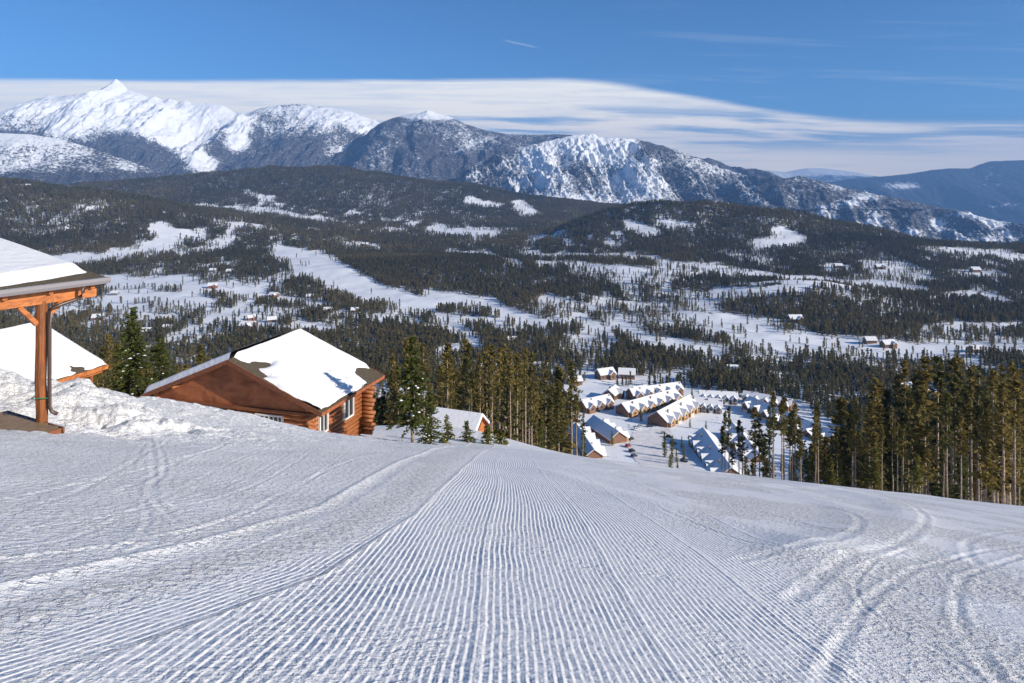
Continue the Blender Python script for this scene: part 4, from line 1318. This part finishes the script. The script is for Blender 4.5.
# ------------------------------------------------------------------ close conifers
def big_fir(name, px, Yd, base_z, H, Rm, zb, seed, label, snow=0.25, nb=420, size=0.10, lean=0.0, step=0.10, mt=None, shape=0.85, per=4):
    rng = np.random.default_rng(seed)
    x_ = (px - 512) / F * Yd
    root = empty(name, (x_, Yd, base_z)); tag(root, label, 'tree')
    C_, Dn, Fr = crown_pts(rng, H, zb, Rm, nb, step, up=-0.12, shape=shape, droop=0.12, full=0.6)
    n0 = len(C_)
    tips = C_[(rng.random(n0) < snow) & (C_[:, 2] < H * 0.62) & (Fr > 0.25)]
    Cr = np.repeat(C_, per, 0); Dr = np.repeat(Dn / np.linalg.norm(Dn, axis=1)[:, None], per, 0); n = len(Cr)
    Cr = Cr + rng.normal(0, size * 0.55, (n, 3)) * [1, 1, 0.6]
    a = Dr + rng.normal(0, 0.5, (n, 3)) * [1, 1, 0.5]; a /= np.linalg.norm(a, axis=1)[:, None]
    r = rng.normal(0, 1, (n, 3)) * [1, 1, 0.5]; b_ = np.cross(a, np.cross(a, r)); b_ /= np.linalg.norm(b_, axis=1)[:, None] + 1e-6
    s = size * rng.uniform(0.5, 1.3, (n, 1))
    v, f = quads_from(Cr, a * s, b_ * s * 0.30)
    tm = trunk_mb(H, 0.012 * H + 0.03, n=9, rng=rng)
    tm.build('trunk', M_bark, root, smooth=True)
    link('crown', np_mesh('crown', v, f, mt or M_fir, smooth=False), root)
    if len(tips):
        # little flattened pillows of snow
        ic = np.array([(1, 0, 0), (0.5, 0.87, 0), (-0.5, 0.87, 0), (-1, 0, 0), (-0.5, -0.87, 0), (0.5, -0.87, 0), (0, 0, 0.55), (0, 0, -0.15)])
        fc = np.array([(i, (i + 1) % 6, 6) for i in range(6)] + [((i + 1) % 6, i, 7) for i in range(6)])
        m = len(tips); sc_ = rng.uniform(0.4, 1.3, (m, 1, 1)) * size * 0.95
        V_ = tips[:, None, :] + ic[None] * sc_ * [1, 1, 0.7] * rng.uniform(0.7, 1.3, (m, 8, 1)) + [0, 0, size * 0.35]
        F_ = (fc[None] + (np.arange(m) * 8)[:, None, None]).reshape(-1, 3)
        tag(link('snow', np_mesh('snow', V_.reshape(-1, 3), F_, M_roofsnow, smooth=True), root), kind='stuff')
    return root


zt_ = lambda px, Yd: float(G((px - 512) / F * Yd, Yd))
big_fir('fir_tree', 413, 41.0, zt_(413, 41) - 0.05, 6.35, 1.45, 1.3, 5, 'lone green fir with snow clumps on its lower boughs, standing right of the log cabin', snow=0.07, nb=210, size=0.10)
big_fir('fir_tree', 430, 44.0, zt_(430, 44) - 0.05, 3.3, 1.0, 0.2, 6, 'snow laden young fir just behind the right side of the lone green fir', snow=0.22, nb=160, size=0.085)
big_fir('fir_tree', 133, 47.0, -15.1, 6.5, 1.7, 0.5, 8, 'dark fir with snow dotted boughs rising behind the snowbank left of the log cabin', snow=0.05, nb=200, size=0.125)
big_fir('fir_tree', 160, 54.0, -17.2, 5.2, 1.7, 0.5, 9, 'short bushy fir between the dark fir and the left end of the cabin roof', snow=0.02, nb=150, size=0.11)
for i_, (px_, Yd_, H_, lb) in enumerate([(447, 47, 1.9, 'small snow dusted fir sapling standing first to the right of the lone green fir'),
                                        (467, 50, 1.5, 'second small fir sapling, just left of the orange hut gable'),
                                        (487, 50, 1.35, 'fir sapling just right of the orange hut gable'),
                                        (500, 52, 1.1, 'low snow covered fir sapling furthest right of the orange hut gable')]):
    big_fir('fir_sapling', px_, Yd_, zt_(px_, Yd_) - 0.05, H_, 0.75, 0.05, 20 + i_, lb, snow=0.14, nb=70, size=0.085)

# small hut beyond the crest
HD = 66.0
hx, hy = (480 - 512) / F * HD, HD
hz = float(G(hx, hy))
hut = empty('hut', (hx, hy, hz), R(-112))
tag(hut, 'small hut with orange gable wall and snow covered roof, right of the lone fir', 'hut')
_top = -(413 - HOR) / F * HD - hz - 0.3
_hw, _dr = 1.25, 1.0
m_ = MB(); m_.add([(-_hw, 0, -1.5), (_hw, 0, -1.5), (_hw, 0, _top - _dr), (0, 0, _top - 0.05), (-_hw, 0, _top - _dr), (-_hw, -4.5, -1.5), (_hw, -4.5, -1.5), (_hw, -4.5, _top - _dr), (0, -4.5, _top - 0.05), (-_hw, -4.5, _top - _dr)],
                  [(0, 1, 2, 3, 4), (9, 8, 7, 6, 5), (0, 4, 9, 5), (1, 6, 7, 2)])
m_.build('wall', M_beam, hut)
m_ = MB()
for sgn in (-1, 1):
    m_.hexa([(0, 0.35, _top - 0.12), (sgn * 1.6, 0.35, _top - 1.42), (sgn * 1.6, -4.8, _top - 1.42), (0, -4.8, _top - 0.12), (0, 0.35, _top), (sgn * 1.6, 0.35, _top - 1.3), (sgn * 1.6, -4.8, _top - 1.3), (0, -4.8, _top)])
hr2 = m_.build('roof', M_fascia, hut)
m_ = MB()
for sgn in (-1, 1):
    m_.hexa([(0, 0.3, _top + 0.005), (sgn * 1.58, 0.3, _top - 1.27), (sgn * 1.58, -4.75, _top - 1.27), (0, -4.75, _top + 0.005), (0, 0.3, _top + 0.34), (sgn * 1.7, 0.3, _top - 0.98), (sgn * 1.7, -4.75, _top - 0.98), (0, -4.75, _top + 0.34)])
m_.build('roof_snow', M_roofsnow, hr2, bevel=0.08)

# ------------------------------------------------------------------ townhouses
def gable_roof(mb, x0, x1, y0, y1, ze, zr, th, axis='x', inset=0.0):
    """two slabs; ridge along axis"""
    if axis == 'x':
        ym = (y0 + y1) / 2
        for ya in (y0, y1):
            mb.hexa([(x0, ya, ze), (x1, ya, ze), (x1, ym, zr), (x0, ym, zr), (x0, ya, ze + th), (x1, ya, ze + th), (x1, ym, zr + th), (x0, ym, zr + th)])
    else:
        xm = (x0 + x1) / 2
        for xa in (x0, x1):
            mb.hexa([(xa, y0, ze), (xm, y0, zr), (xm, y1, zr), (xa, y1, ze), (xa, y0, ze + th), (xm, y0, zr + th), (xm, y1, zr + th), (xa, y1, ze + th)])


def townhouse(px0, py0, px1, py1, n, label, side=1, siding=None, depth=13.0, wallh=5.2, group='snow roofed townhouse rows'):
    """row from one picture point to another (ground line of the gabled front); side +1: body lies to the left of p0->p1"""
    siding = siding or M_gold
    a = pix([px0, px1], [py0, py1], lo=300)
    p, q = Vector((*a[0], 0)), Vector((*a[1], 0))
    L = (q - p).length; rz = math.atan2(q.y - p.y, q.x - p.x)
    zg_ = float(min(G(p.x, p.y), G(q.x, q.y)))
    o = empty('townhouse_row', (p.x, p.y, zg_), rz); tag(o, label, 'townhouses', group)
    s = side
    c_ = p.lerp(q, 0.5) + Vector((-math.sin(rz), math.cos(rz), 0)) * s * depth / 2
    for kx in range(-1, 2):
        cc_ = c_ + Vector((math.cos(rz), math.sin(rz), 0)) * kx * L / 3; HOUSES.append((cc_.x, cc_.y, max(depth * 0.75, L / 4)))
    m_ = MB(); m_.add([(0, s*1, -4), (L, s*1, -4), (L, s*depth, -4), (0, s*depth, -4), (0, s*1, wallh), (L, s*1, wallh), (L, s*depth, wallh), (0, s*depth, wallh), (0, s*(depth+1)/2, wallh + depth*0.34), (L, s*(depth+1)/2, wallh + depth*0.34)],
                      [(0, 1, 5, 4), (2, 3, 7, 6), (0, 4, 8, 7, 3), (1, 2, 6, 9, 5)])
    m_.build('wall', M_grey if siding is M_grey else M_brown, o)
    zr = wallh + depth * 0.34 + 0.2
    m_ = MB(); gable_roof(m_, -0.8, L + 0.8, s * 0.2, s * (depth + 0.8), wallh - 0.3, zr, 0.25)
    r_ = m_.build('roof', M_fascia, o)
    m_ = MB(); gable_roof(m_, -0.75, L + 0.75, s * 0.25, s * (depth + 0.75), wallh - 0.04, zr + 0.26, 0.55)
    m_.build('roof_snow', M_roofsnow, r_, bevel=0.12)
    u = L / n
    for i in range(n):
        cx = (i + 0.5) * u; hw = u * 0.34; zpk = wallh + hw * 0.8
        m_ = MB(); y_ = -s * 1.6
        m_.add([(cx - hw, y_, -4), (cx + hw, y_, -4), (cx + hw, y_, wallh - 0.3), (cx, y_, zpk), (cx - hw, y_, wallh - 0.3),
                (cx - hw, s*3, -4), (cx + hw, s*3, -4), (cx + hw, s*3, wallh - 0.3), (cx, s*3, zpk), (cx - hw, s*3, wallh - 0.3)],
               [(0, 1, 2, 3, 4), (1, 6, 7, 2), (0, 4, 9, 5)])
        g_ = m_.build('gable', siding, o)
        m_ = MB(); m_.add([(cx - hw*.6, y_ - s*.06, -3), (cx + hw*.6, y_ - s*.06, -3), (cx + hw*.6, y_ - s*.06, 2.3), (cx - hw*.6, y_ - s*.06, 2.3)], [(0, 1, 2, 3)])
        m_.build('garage_door', M_cream if i % 2 else M_brown, g_)
        m_ = MB(); m_.add([(cx - hw*.35, y_ - s*.06, 3.0), (cx + hw*.35, y_ - s*.06, 3.0), (cx + hw*.35, y_ - s*.06, 4.6), (cx - hw*.35, y_ - s*.06, 4.6)], [(0, 1, 2, 3)])
        m_.build('window', M_glass, g_)
        m_ = MB()
        for xa in (cx - hw - 0.6, cx + hw + 0.6):
            zlo = wallh - 0.85
            m_.hexa([(xa, y_ - s*.7, zlo), (cx, y_ - s*.7, zpk + .1), (cx, s*(depth*0.45), zpk + .1), (xa, s*(depth*0.3), zlo), (xa, y_ - s*.7, zlo + .7), (cx, y_ - s*.7, zpk + .8), (cx, s*(depth*0.45), zpk + .8), (xa, s*(depth*0.3), zlo + .7)])
        m_.build('roof_snow', M_roofsnow, g_, bevel=0.1)
        if i % 2: continue
        m_ = MB(); m_.box(cx + hw + 0.3, min(s*5, s*6), zr - 2.5, cx + hw + 1.2, max(s*5, s*6), zr + 0.6); m_.build('chimney', M_stone, o)
    return o


townhouse(628, 442, 603, 428, 4, 'honey gabled townhouse row left of the car park, nearest the groomed slope', side=1, depth=15)
townhouse(668, 428, 700, 411, 5, 'townhouse row with five honey gables beyond the right corner of the car park', side=1, depth=18)
townhouse(629, 418, 682, 403, 6, 'long honey gabled townhouse row beyond the car park, snow dormers along its roof', side=1, depth=15)
townhouse(634, 401, 684, 395, 5, 'brown townhouse row farthest back, behind the long honey gabled row', side=1, siding=M_brown, depth=13)
townhouse(587, 414, 614, 408, 3, 'short brown townhouse row at the far left of the village', side=1, siding=M_brown)
townhouse(686, 411, 722, 414, 5, 'grey townhouse row right of the honey gables, before the dark pines', side=1, siding=M_grey, depth=14)
townhouse(690, 444, 716, 474, 6, 'shaded townhouse row right of the car park with ribbed snow roof', side=1, siding=M_brown, depth=18)
townhouse(700, 403, 738, 405, 5, 'low grey townhouse row at the forest edge behind the grey one', side=1, siding=M_grey, depth=11)
townhouse(742, 403, 790, 412, 5, 'brown townhouse row at the forest edge above the right hand pines', side=1, siding=M_brown, depth=11)
townhouse(604, 458, 585, 436, 4, 'townhouse row lowest on the left, mostly its big snowy roof showing', side=1, depth=13)
townhouse(722, 436, 748, 462, 4, 'short snow buried townhouse row between the ribbed roof and the right hand pines', side=1, siding=M_brown, depth=14)
townhouse(826, 444, 742, 410, 8, 'snow roofed townhouse row half hidden behind the right hand pines', side=-1, siding=M_brown, depth=15)


# ------------------------------------------------------------------ scattered houses
def make_house(w_, d_, h_, siding, chim=True, style=0):
    o = empty('house', (0, 0, 0))
    m_ = MB(); m_.add([(-w_/2, -d_/2, -3), (w_/2, -d_/2, -3), (w_/2, d_/2, -3), (-w_/2, d_/2, -3), (-w_/2, -d_/2, h_), (w_/2, -d_/2, h_), (w_/2, d_/2, h_), (-w_/2, d_/2, h_),
                       (-w_/2, 0, h_ + d_*.36), (w_/2, 0, h_ + d_*.36)], [(0, 1, 5, 4), (2, 3, 7, 6), (0, 4, 8, 7, 3), (1, 2, 6, 9, 5)])
    if style:
        m_.add([(w_*.05, -d_*.8, -3), (w_*.40, -d_*.8, -3), (w_*.40, -d_*.8, h_), (w_*.225, -d_*.8, h_ + w_*.16), (w_*.05, -d_*.8, h_), (w_*.05, 0, -3), (w_*.40, 0, -3), (w_*.40, 0, h_), (w_*.225, 0, h_ + w_*.16), (w_*.05, 0, h_)],
               [(0, 1, 2, 3, 4), (1, 6, 7, 2), (0, 4, 9, 5)])
    m_.build('wall', siding, o)
    m_ = MB(); gable_roof(m_, -w_/2 - .8, w_/2 + .8, -d_/2 - .8, d_/2 + .8, h_ - .35, h_ + d_*.36 + .1, 0.8)
    if style: gable_roof(m_, w_*.0, w_*.45, -d_*.85, -d_*.1, h_ - .3, h_ + w_*.16 + .1, 0.8, axis='y')
    m_.build('roof', M_roofsnow, o)
    m_ = MB()
    for fx in (-0.33, -0.12, 0.2 if style else 0.12, 0.33):
        yy_ = -d_/2 - .05 if not (style and fx == 0.2) else -d_*.8 - .05
        m_ = MB(); m_.add([(w_*fx - 1, yy_, h_*.35), (w_*fx + 1, yy_, h_*.35), (w_*fx + 1, yy_, h_*.8), (w_*fx - 1, yy_, h_*.8)], [(0, 1, 2, 3)])
        m_.build('window', M_glass, o)
    if chim:
        m_ = MB(); m_.box(-w_*.2 - .7, -.2, h_, -w_*.2 + .7, 1.2, h_ + d_*.36 + 2.2); m_.build('chimney', M_stone, o)
    return o


PR = [make_house(15, 11, 5, M_brown, style=0), make_house(18, 12, 5.5, M_brown, style=1), make_house(16, 11, 5.5, M_red, style=1), make_house(14, 10, 5, M_grey, False, 0)]
PRused = [False] * len(PR)
HS = [  # column, row, prototype, turn, scale, label
 (612, 398, 1, 60, 1.15, 'large steep roofed house behind the townhouses, at the left end of the village'),
 (640, 395, 0, 20, 1.1, 'snow roofed house between the steep roofed house and the pines behind the village'),
 (660, 394, 0, 10, 1.0, 'snow roofed house directly behind the long dormered townhouse row'),
 (605, 378, 1, 25, 1.2, 'dark house in the snowy clearing above the village, the left one of two'),
 (627, 378, 0, -10, 1.3, 'dark house in the snowy clearing above the village, the right one of two'),
 (733, 372, 0, 0, 1.0, 'snow roofed house alone in the forest straight above the ribbed townhouse roof'),
 (213, 288, 2, 15, 1.3, 'red brown house with bright snow around it, above the log cabin roof'),
 (252, 320, 2, 30, 1.0, 'reddish house at the bend of the snowy road above the log cabin'),
 (160, 322, 1, -20, 1.1, 'dark brown house uphill of the rust coloured house, left of the snowy road'),
 (148, 334, 2, 10, 1.1, 'rust coloured house among trees, left of the snowy road and above the dark fir'),
 (168, 330, 3, 0, 1.1, 'grey house with big white roof between the rust coloured house and the snowy road'),
 (248, 329, 1, -10, 1.35, 'dark house with blue shaded snow roof, nearest above the log cabin ridge'),
 (272, 322, 0, 20, 1.1, 'white roofed house just right of the reddish house at the road bend'),
 (230, 273, 0, 5, 1.2, 'long white roofed house in the trees above the red brown house'),
 (213, 272, 3, 0, 1.2, 'grey white roofed house left of the long white roofed house'),
 (274, 297, 1, -15, 1.1, 'brown house with twin white roofs right of the red brown house'),
 (310, 298, 0, 5, 1.0, 'white roofed house at the foot of the blue shaded clearing'),
 (328, 312, 2, 0, 1.0, 'brown orange house under the blue shaded clearing'),
 (355, 312, 0, 10, 1.0, 'white roofed house right of the brown orange house'),
 (115, 295, 3, 0, 1.1, 'grey house with white roof in the trees just right of the porch beam'),
 (98, 320, 0, 15, 1.2, 'white roofed house in the trees below the porch beam'),
 (365, 246, 1, 0, 1.4, 'wide dark lodge in the upper clearing left of the round white meadow'),
 (512, 342, 3, 0, 1.0, 'white roofed shed in the forest above the slender pines'),
 (795, 322, 1, 5, 1.3, 'dark farmhouse on the snowy plain at the foot of the wooded knoll'),
 (870, 343, 0, 0, 1.1, 'dark house left of the cluster on the snowy plain'),
 (888, 347, 1, 10, 1.1, 'house at the right of the cluster on the snowy plain'),
 (838, 268, 0, 0, 1.5, 'white roofed house in the small clearing below the wooded round hill'),
 (880, 269, 1, 0, 1.5, 'larger house in the clearing right of the one below the wooded round hill'),
 (975, 272, 0, 0, 1.6, 'white roofed house in the far right upper clearing'),
 (28, 187, 2, 0, 2.2, 'red lodge high on the forested hill at the far left'),
 (905, 391, 3, 10, 1.1, 'white roofed house glimpsed through the pines at the right'),
 (930, 398, 0, -10, 1.0, 'blue shaded roof among the tops of the right hand pines'),
 (575, 384, 0, 15, 1.0, 'snow roofed house at the tops of the last slender pines left of the village'),
 (976, 352, 0, 0, 1.1, 'small dark house on the snowy plain near the right edge'),
]
for px_, py_, pi_, tr_, s_, lb in HS:
    a = pix([px_], [py_], lo=300)[0]
    o = PR[pi_] if not PRused[pi_] else copy_tree(PR[pi_])
    PRused[pi_] = True
    o.location = (a[0], a[1], float(G(a[0], a[1]))); o.rotation_euler = (0, 0, R(tr_)); s_ *= 0.82 if py_ > 200 else 0.5
    o.scale = (s_,) * 3
    o['label'] = lb; o['category'] = 'house'; o['group'] = 'houses scattered over the valley'
    HOUSES.append((a[0], a[1], 11 * s_)); HOUSES.append((a[0], a[1] - 12 * s_, 8 * s_))

# ------------------------------------------------------------------ car park and cars
cpk = [(633, 432), (668, 428), (672, 434), (690, 450), (700, 480), (640, 466), (628, 448)]
w = pix([p[0] for p in cpk], [p[1] for p in cpk], lo=300)
gxs = np.arange(w[:, 0].min(), w[:, 0].max(), 1.6); gys = np.arange(w[:, 1].min(), w[:, 1].max(), 1.6)
vv = [(a_, b_, float(G(a_, b_)) + 0.18) for a_ in gxs for b_ in gys]; fc = []
GA, GB = np.meshgrid((gxs[:-1] + gxs[1:]) / 2, (gys[:-1] + gys[1:]) / 2, indexing='ij')
ins = inpoly(GA, GB, w)
for i in range(len(gxs) - 1):
    for j in range(len(gys) - 1):
        if ins[i, j]: fc.append((i * len(gys) + j, (i + 1) * len(gys) + j, (i + 1) * len(gys) + j + 1, i * len(gys) + j + 1))
me = bpy.data.meshes.new('car_park'); me.from_pydata(vv, [], fc); me.materials.append(M_road)
tag(link('car_park', me), kind='structure')


VSP = [(596, 426, 'at the upper end of the left townhouse row'), (612, 446, 'between the two left townhouse rows'), (641, 422, 'at the left end wall of the five gabled row'),
       (655, 401, 'behind the middle of the long honey gabled row'), (690, 428, 'above the ribbed townhouse roof'), (706, 430, 'between the ribbed roof and the grey row'),
       (724, 424, 'right of the grey townhouse row'), (735, 438, 'above the snow buried short row'), (762, 448, 'at the left edge of the right hand pines'),
       (600, 402, 'left of the large steep roofed house'), (627, 400, 'right of the large steep roofed house'), (692, 398, 'at the far end of the brown townhouse row'),
       (716, 399, 'behind the low grey townhouse row'), (676, 395, 'behind the far end of the brown row'), (584, 430, 'beside the last slender pines left of the village'), (642, 390, 'in the open snow behind the brown row')]
for i_, (px_, py_, wh_) in enumerate(VSP):
    a = pix([px_], [py_], lo=300)[0]
    if i_ == 0: VF = make_tree('fir_tree', 'fir', 377, 10.0); o = VF; tag(o, cat='tree')
    else: o = copy_tree(VF)
    place(o, a[0], a[1], random.uniform(0.6, 1.2), random.uniform(0, 6.28))
    o['label'] = 'small dark fir standing ' + wh_; o['group'] = 'small firs among the townhouses'


def make_car(paint, label, tall=0.0):
    o = empty('parked_car', (0, 0, 0)); tag(o, label, 'car', 'cars in the village car park')
    prof = [(-2.2, 0.35), (2.2, 0.35), (2.25, 0.75), (1.25, 0.95), (0.75, 1.45 + tall), (-1.5, 1.50 + tall), (-2.1, 1.0), (-2.25, 0.7)]
    m_ = MB(); n_ = len(prof)
    m_.add([(p[0], -0.88, p[1]) for p in prof] + [(p[0], 0.88, p[1]) for p in prof], [tuple(range(n_)), tuple(range(2*n_-1, n_-1, -1))] + [((i+1) % n_, i, n_ + i, n_ + (i+1) % n_) for i in range(n_)])
    m_.build('body', paint, o, bevel=0.08)
    for s_ in (-1, 1):
        m_ = MB(); m_.add([(-1.6, s_*.895, 1.0), (0.95, s_*.895, 1.0), (0.62, s_*.895, 1.36 + tall), (-1.4, s_*.895, 1.40 + tall)], [(0, 1, 2, 3)]); m_.build('side_window', M_glass, o)
    m_ = MB(); m_.add([(1.17, -.75, 1.02), (1.17, .75, 1.02), (0.82, .68, 1.39 + tall), (0.82, -.68, 1.39 + tall)], [(0, 1, 2, 3)]); m_.build('windscreen', M_glass, o)
    for a_ in (-1.4, 1.4):
        for s_ in (-1, 1):
            m_ = MB(); m_.tube([(a_, s_*.72, .34), (a_, s_*.93, .34)], .34, 12); m_.build('wheel', M_tyre, o)
    return o


CS = [(637, 430, 4, 20, 0.25, 'white car at the upper left corner of the car park'),
      (650, 427, 0, 10, 0.25, 'black car at the middle of the head of the car park'),
      (664, 434, 3, -15, 0.2, 'silver car at the upper right corner of the car park'),
      (634, 457, 2, 35, 0.3, 'dark blue car nearest the edge of the groomed slope'),
      (631, 440, 0, 40, 0.35, 'black car nearest the lower end of the honey gabled row on the left'),
      (628, 447, 1, 45, 0.3, 'dark red car second in line beside the left townhouse row'),
      (632, 452, 0, 30, 0.3, 'dark car lowest in the line beside the left townhouse row'),
      (669, 438, 0, -20, 0.4, 'black van like car at the right side of the car park, upper one'),
      (673, 444, 2, -15, 0.3, 'dark blue car in the tree shade at the right side of the car park'),
      (641, 427, 3, 10, 0.2, 'silver car at the head of the car park'),
      (658, 425, 1, 5, 0.2, 'red car in front of the middle honey gabled row'),
      (684, 462, 0, -40, 0.3, 'dark car beside the ribbed roof row near the edge of the slope')]
for px_, py_, ci, tr_, tl, lb in CS:
    a = pix([px_], [py_], lo=300)[0]
    o = make_car(CARP[ci], lb, tl); o.location = (a[0], a[1], float(G(a[0], a[1])) + 0.19); o.rotation_euler = (0, 0, R(tr_)); o.scale = (1.15,) * 3

# ------------------------------------------------------------------ forests
var_mid = [far_tree_mesh(400 + i, 110, 0.33, H=14, per=2, Rm=1.7, zb=0.3, mt=M_pine) for i in range(4)]
var_fir = [far_tree_mesh(420 + i, 60, 0.62, H=12, per=2, Rm=2.0) for i in range(5)]
var_tiny = [far_tree_mesh(440 + i, 26, 1.05, H=12, per=2, Rm=2.2) for i in range(4)]

VILL = np.array([(572, 480), (572, 400), (590, 386), (690, 388), (740, 398), (800, 402), (835, 425), (850, 450), (760, 480), (700, 500)], float)


def jitter(px, py, x_, y_):
    s = F / y_
    return px + 26 * s * (fbm(x_ / 40, y_ / 40, 3, 7) - .5), py + 0.0 + 5.0 * (fbm(x_ / 60 + 9, y_ / 60, 3, 8) - .5)


# slope forest between the near stands and the valley
x_, y_, z_, px, py = cand(9000, 120, 470)
m_ = ((px > 745) & (y_ > 148)) | ((px < 598) & (px > 380) & (y_ > 145)) | ((px <= 380) & (y_ > 112))
m_ &= ~((px > 556) & (px < 640)) & free_of_houses(x_, y_)
m_ &= ~((px > 735) & (px < 850) & (y_ > 330)) & ~((px > 735) & (px < 840) & (y_ > 115) & (RNG.random(len(px)) < 0.93))
forest('hillside_forest', np.stack([x_, y_, z_], -1)[m_], RNG.uniform(0.75, 1.25, m_.sum()), var_mid, label='mixed pine forest falling away below the slope')

# valley forest
def valley(n, y0, y1, dscale):
    x_, y_, z_, px, py = cand(n, y0, y1)
    jx, jy = jitter(px, py, x_, y_)
    c = in_clear(jx, jy) + 3.0 * (fbm(x_ / 30, y_ / 60, 5, 14, 0.65) - 0.5) * 2
    p = 1 - ss(-0.8, 0.8, c) * (0.88 + 0.115 * ss(0.8, 4.0, c))
    p *= 1 - 0.8 * np.where(solid(jx, jy), 0.40, 1.0) * ss(0.58, 0.68, fbm(x_ / 75, y_ / 150, 4, 19)) * ss(650, 900, y_)
    so_ = np.where(solid(jx, jy), 0.0, 1.0)
    p *= 1 - 0.75 * so_ * ss(0.58, 0.66, fbm(x_ / 22, y_ / 55, 3, 29)) * ss(600, 800, y_)
    # stand density texture
    t_ = fbm(x_ / 130, y_ / 130, 4, 12)
    p *= np.where(so_ > 0, 0.45 + 0.55 * ss(0.34, 0.46, t_), 0.8 + 0.2 * ss(0.34, 0.46, t_))
    # scattered trees in the settled ground on the left and on the right plain
    sett = blob(px, py, 180, 300, 120, 30) + blob(px, py, 640, 330, 90, 40) * 0.8 + blob(px, py, 850, 350, 170, 16) * 0.9
    p *= 1 - 0.70 * np.clip(sett, 0, 1) * ss(0.60, 0.45, t_)
    hillB = blob(px, py, 380, 195, 160, 22)
    p *= 1 - 0.25 * hillB
    keep = (RNG.random(n) < p) & free_of_houses(x_, y_, 1.0)
    keep &= ~(inpoly(px, py, VILL) & (y_ < 690))
    return x_[keep], y_[keep], z_[keep]


x_, y_, z_ = valley(42000, 440, 1000, 1)
forest('valley_forest', np.stack([x_, y_, z_], -1), RNG.uniform(0.5, 1.15, len(x_)), var_fir, label='dark conifer forest around the clearings of the near valley')
x_, y_, z_ = valley(120000, 1000, 2100, 1)
forest('valley_forest', np.stack([x_, y_, z_], -1), RNG.uniform(0.55, 1.15, len(x_)), var_fir, label='dark conifer forest belts across the middle of the valley')
x_, y_, z_ = valley(190000, 2100, 4600, 1)
forest('valley_forest', np.stack([x_, y_, z_], -1), RNG.uniform(0.7, 1.35, len(x_)), var_tiny, label='dense dark forest covering the far low hills')
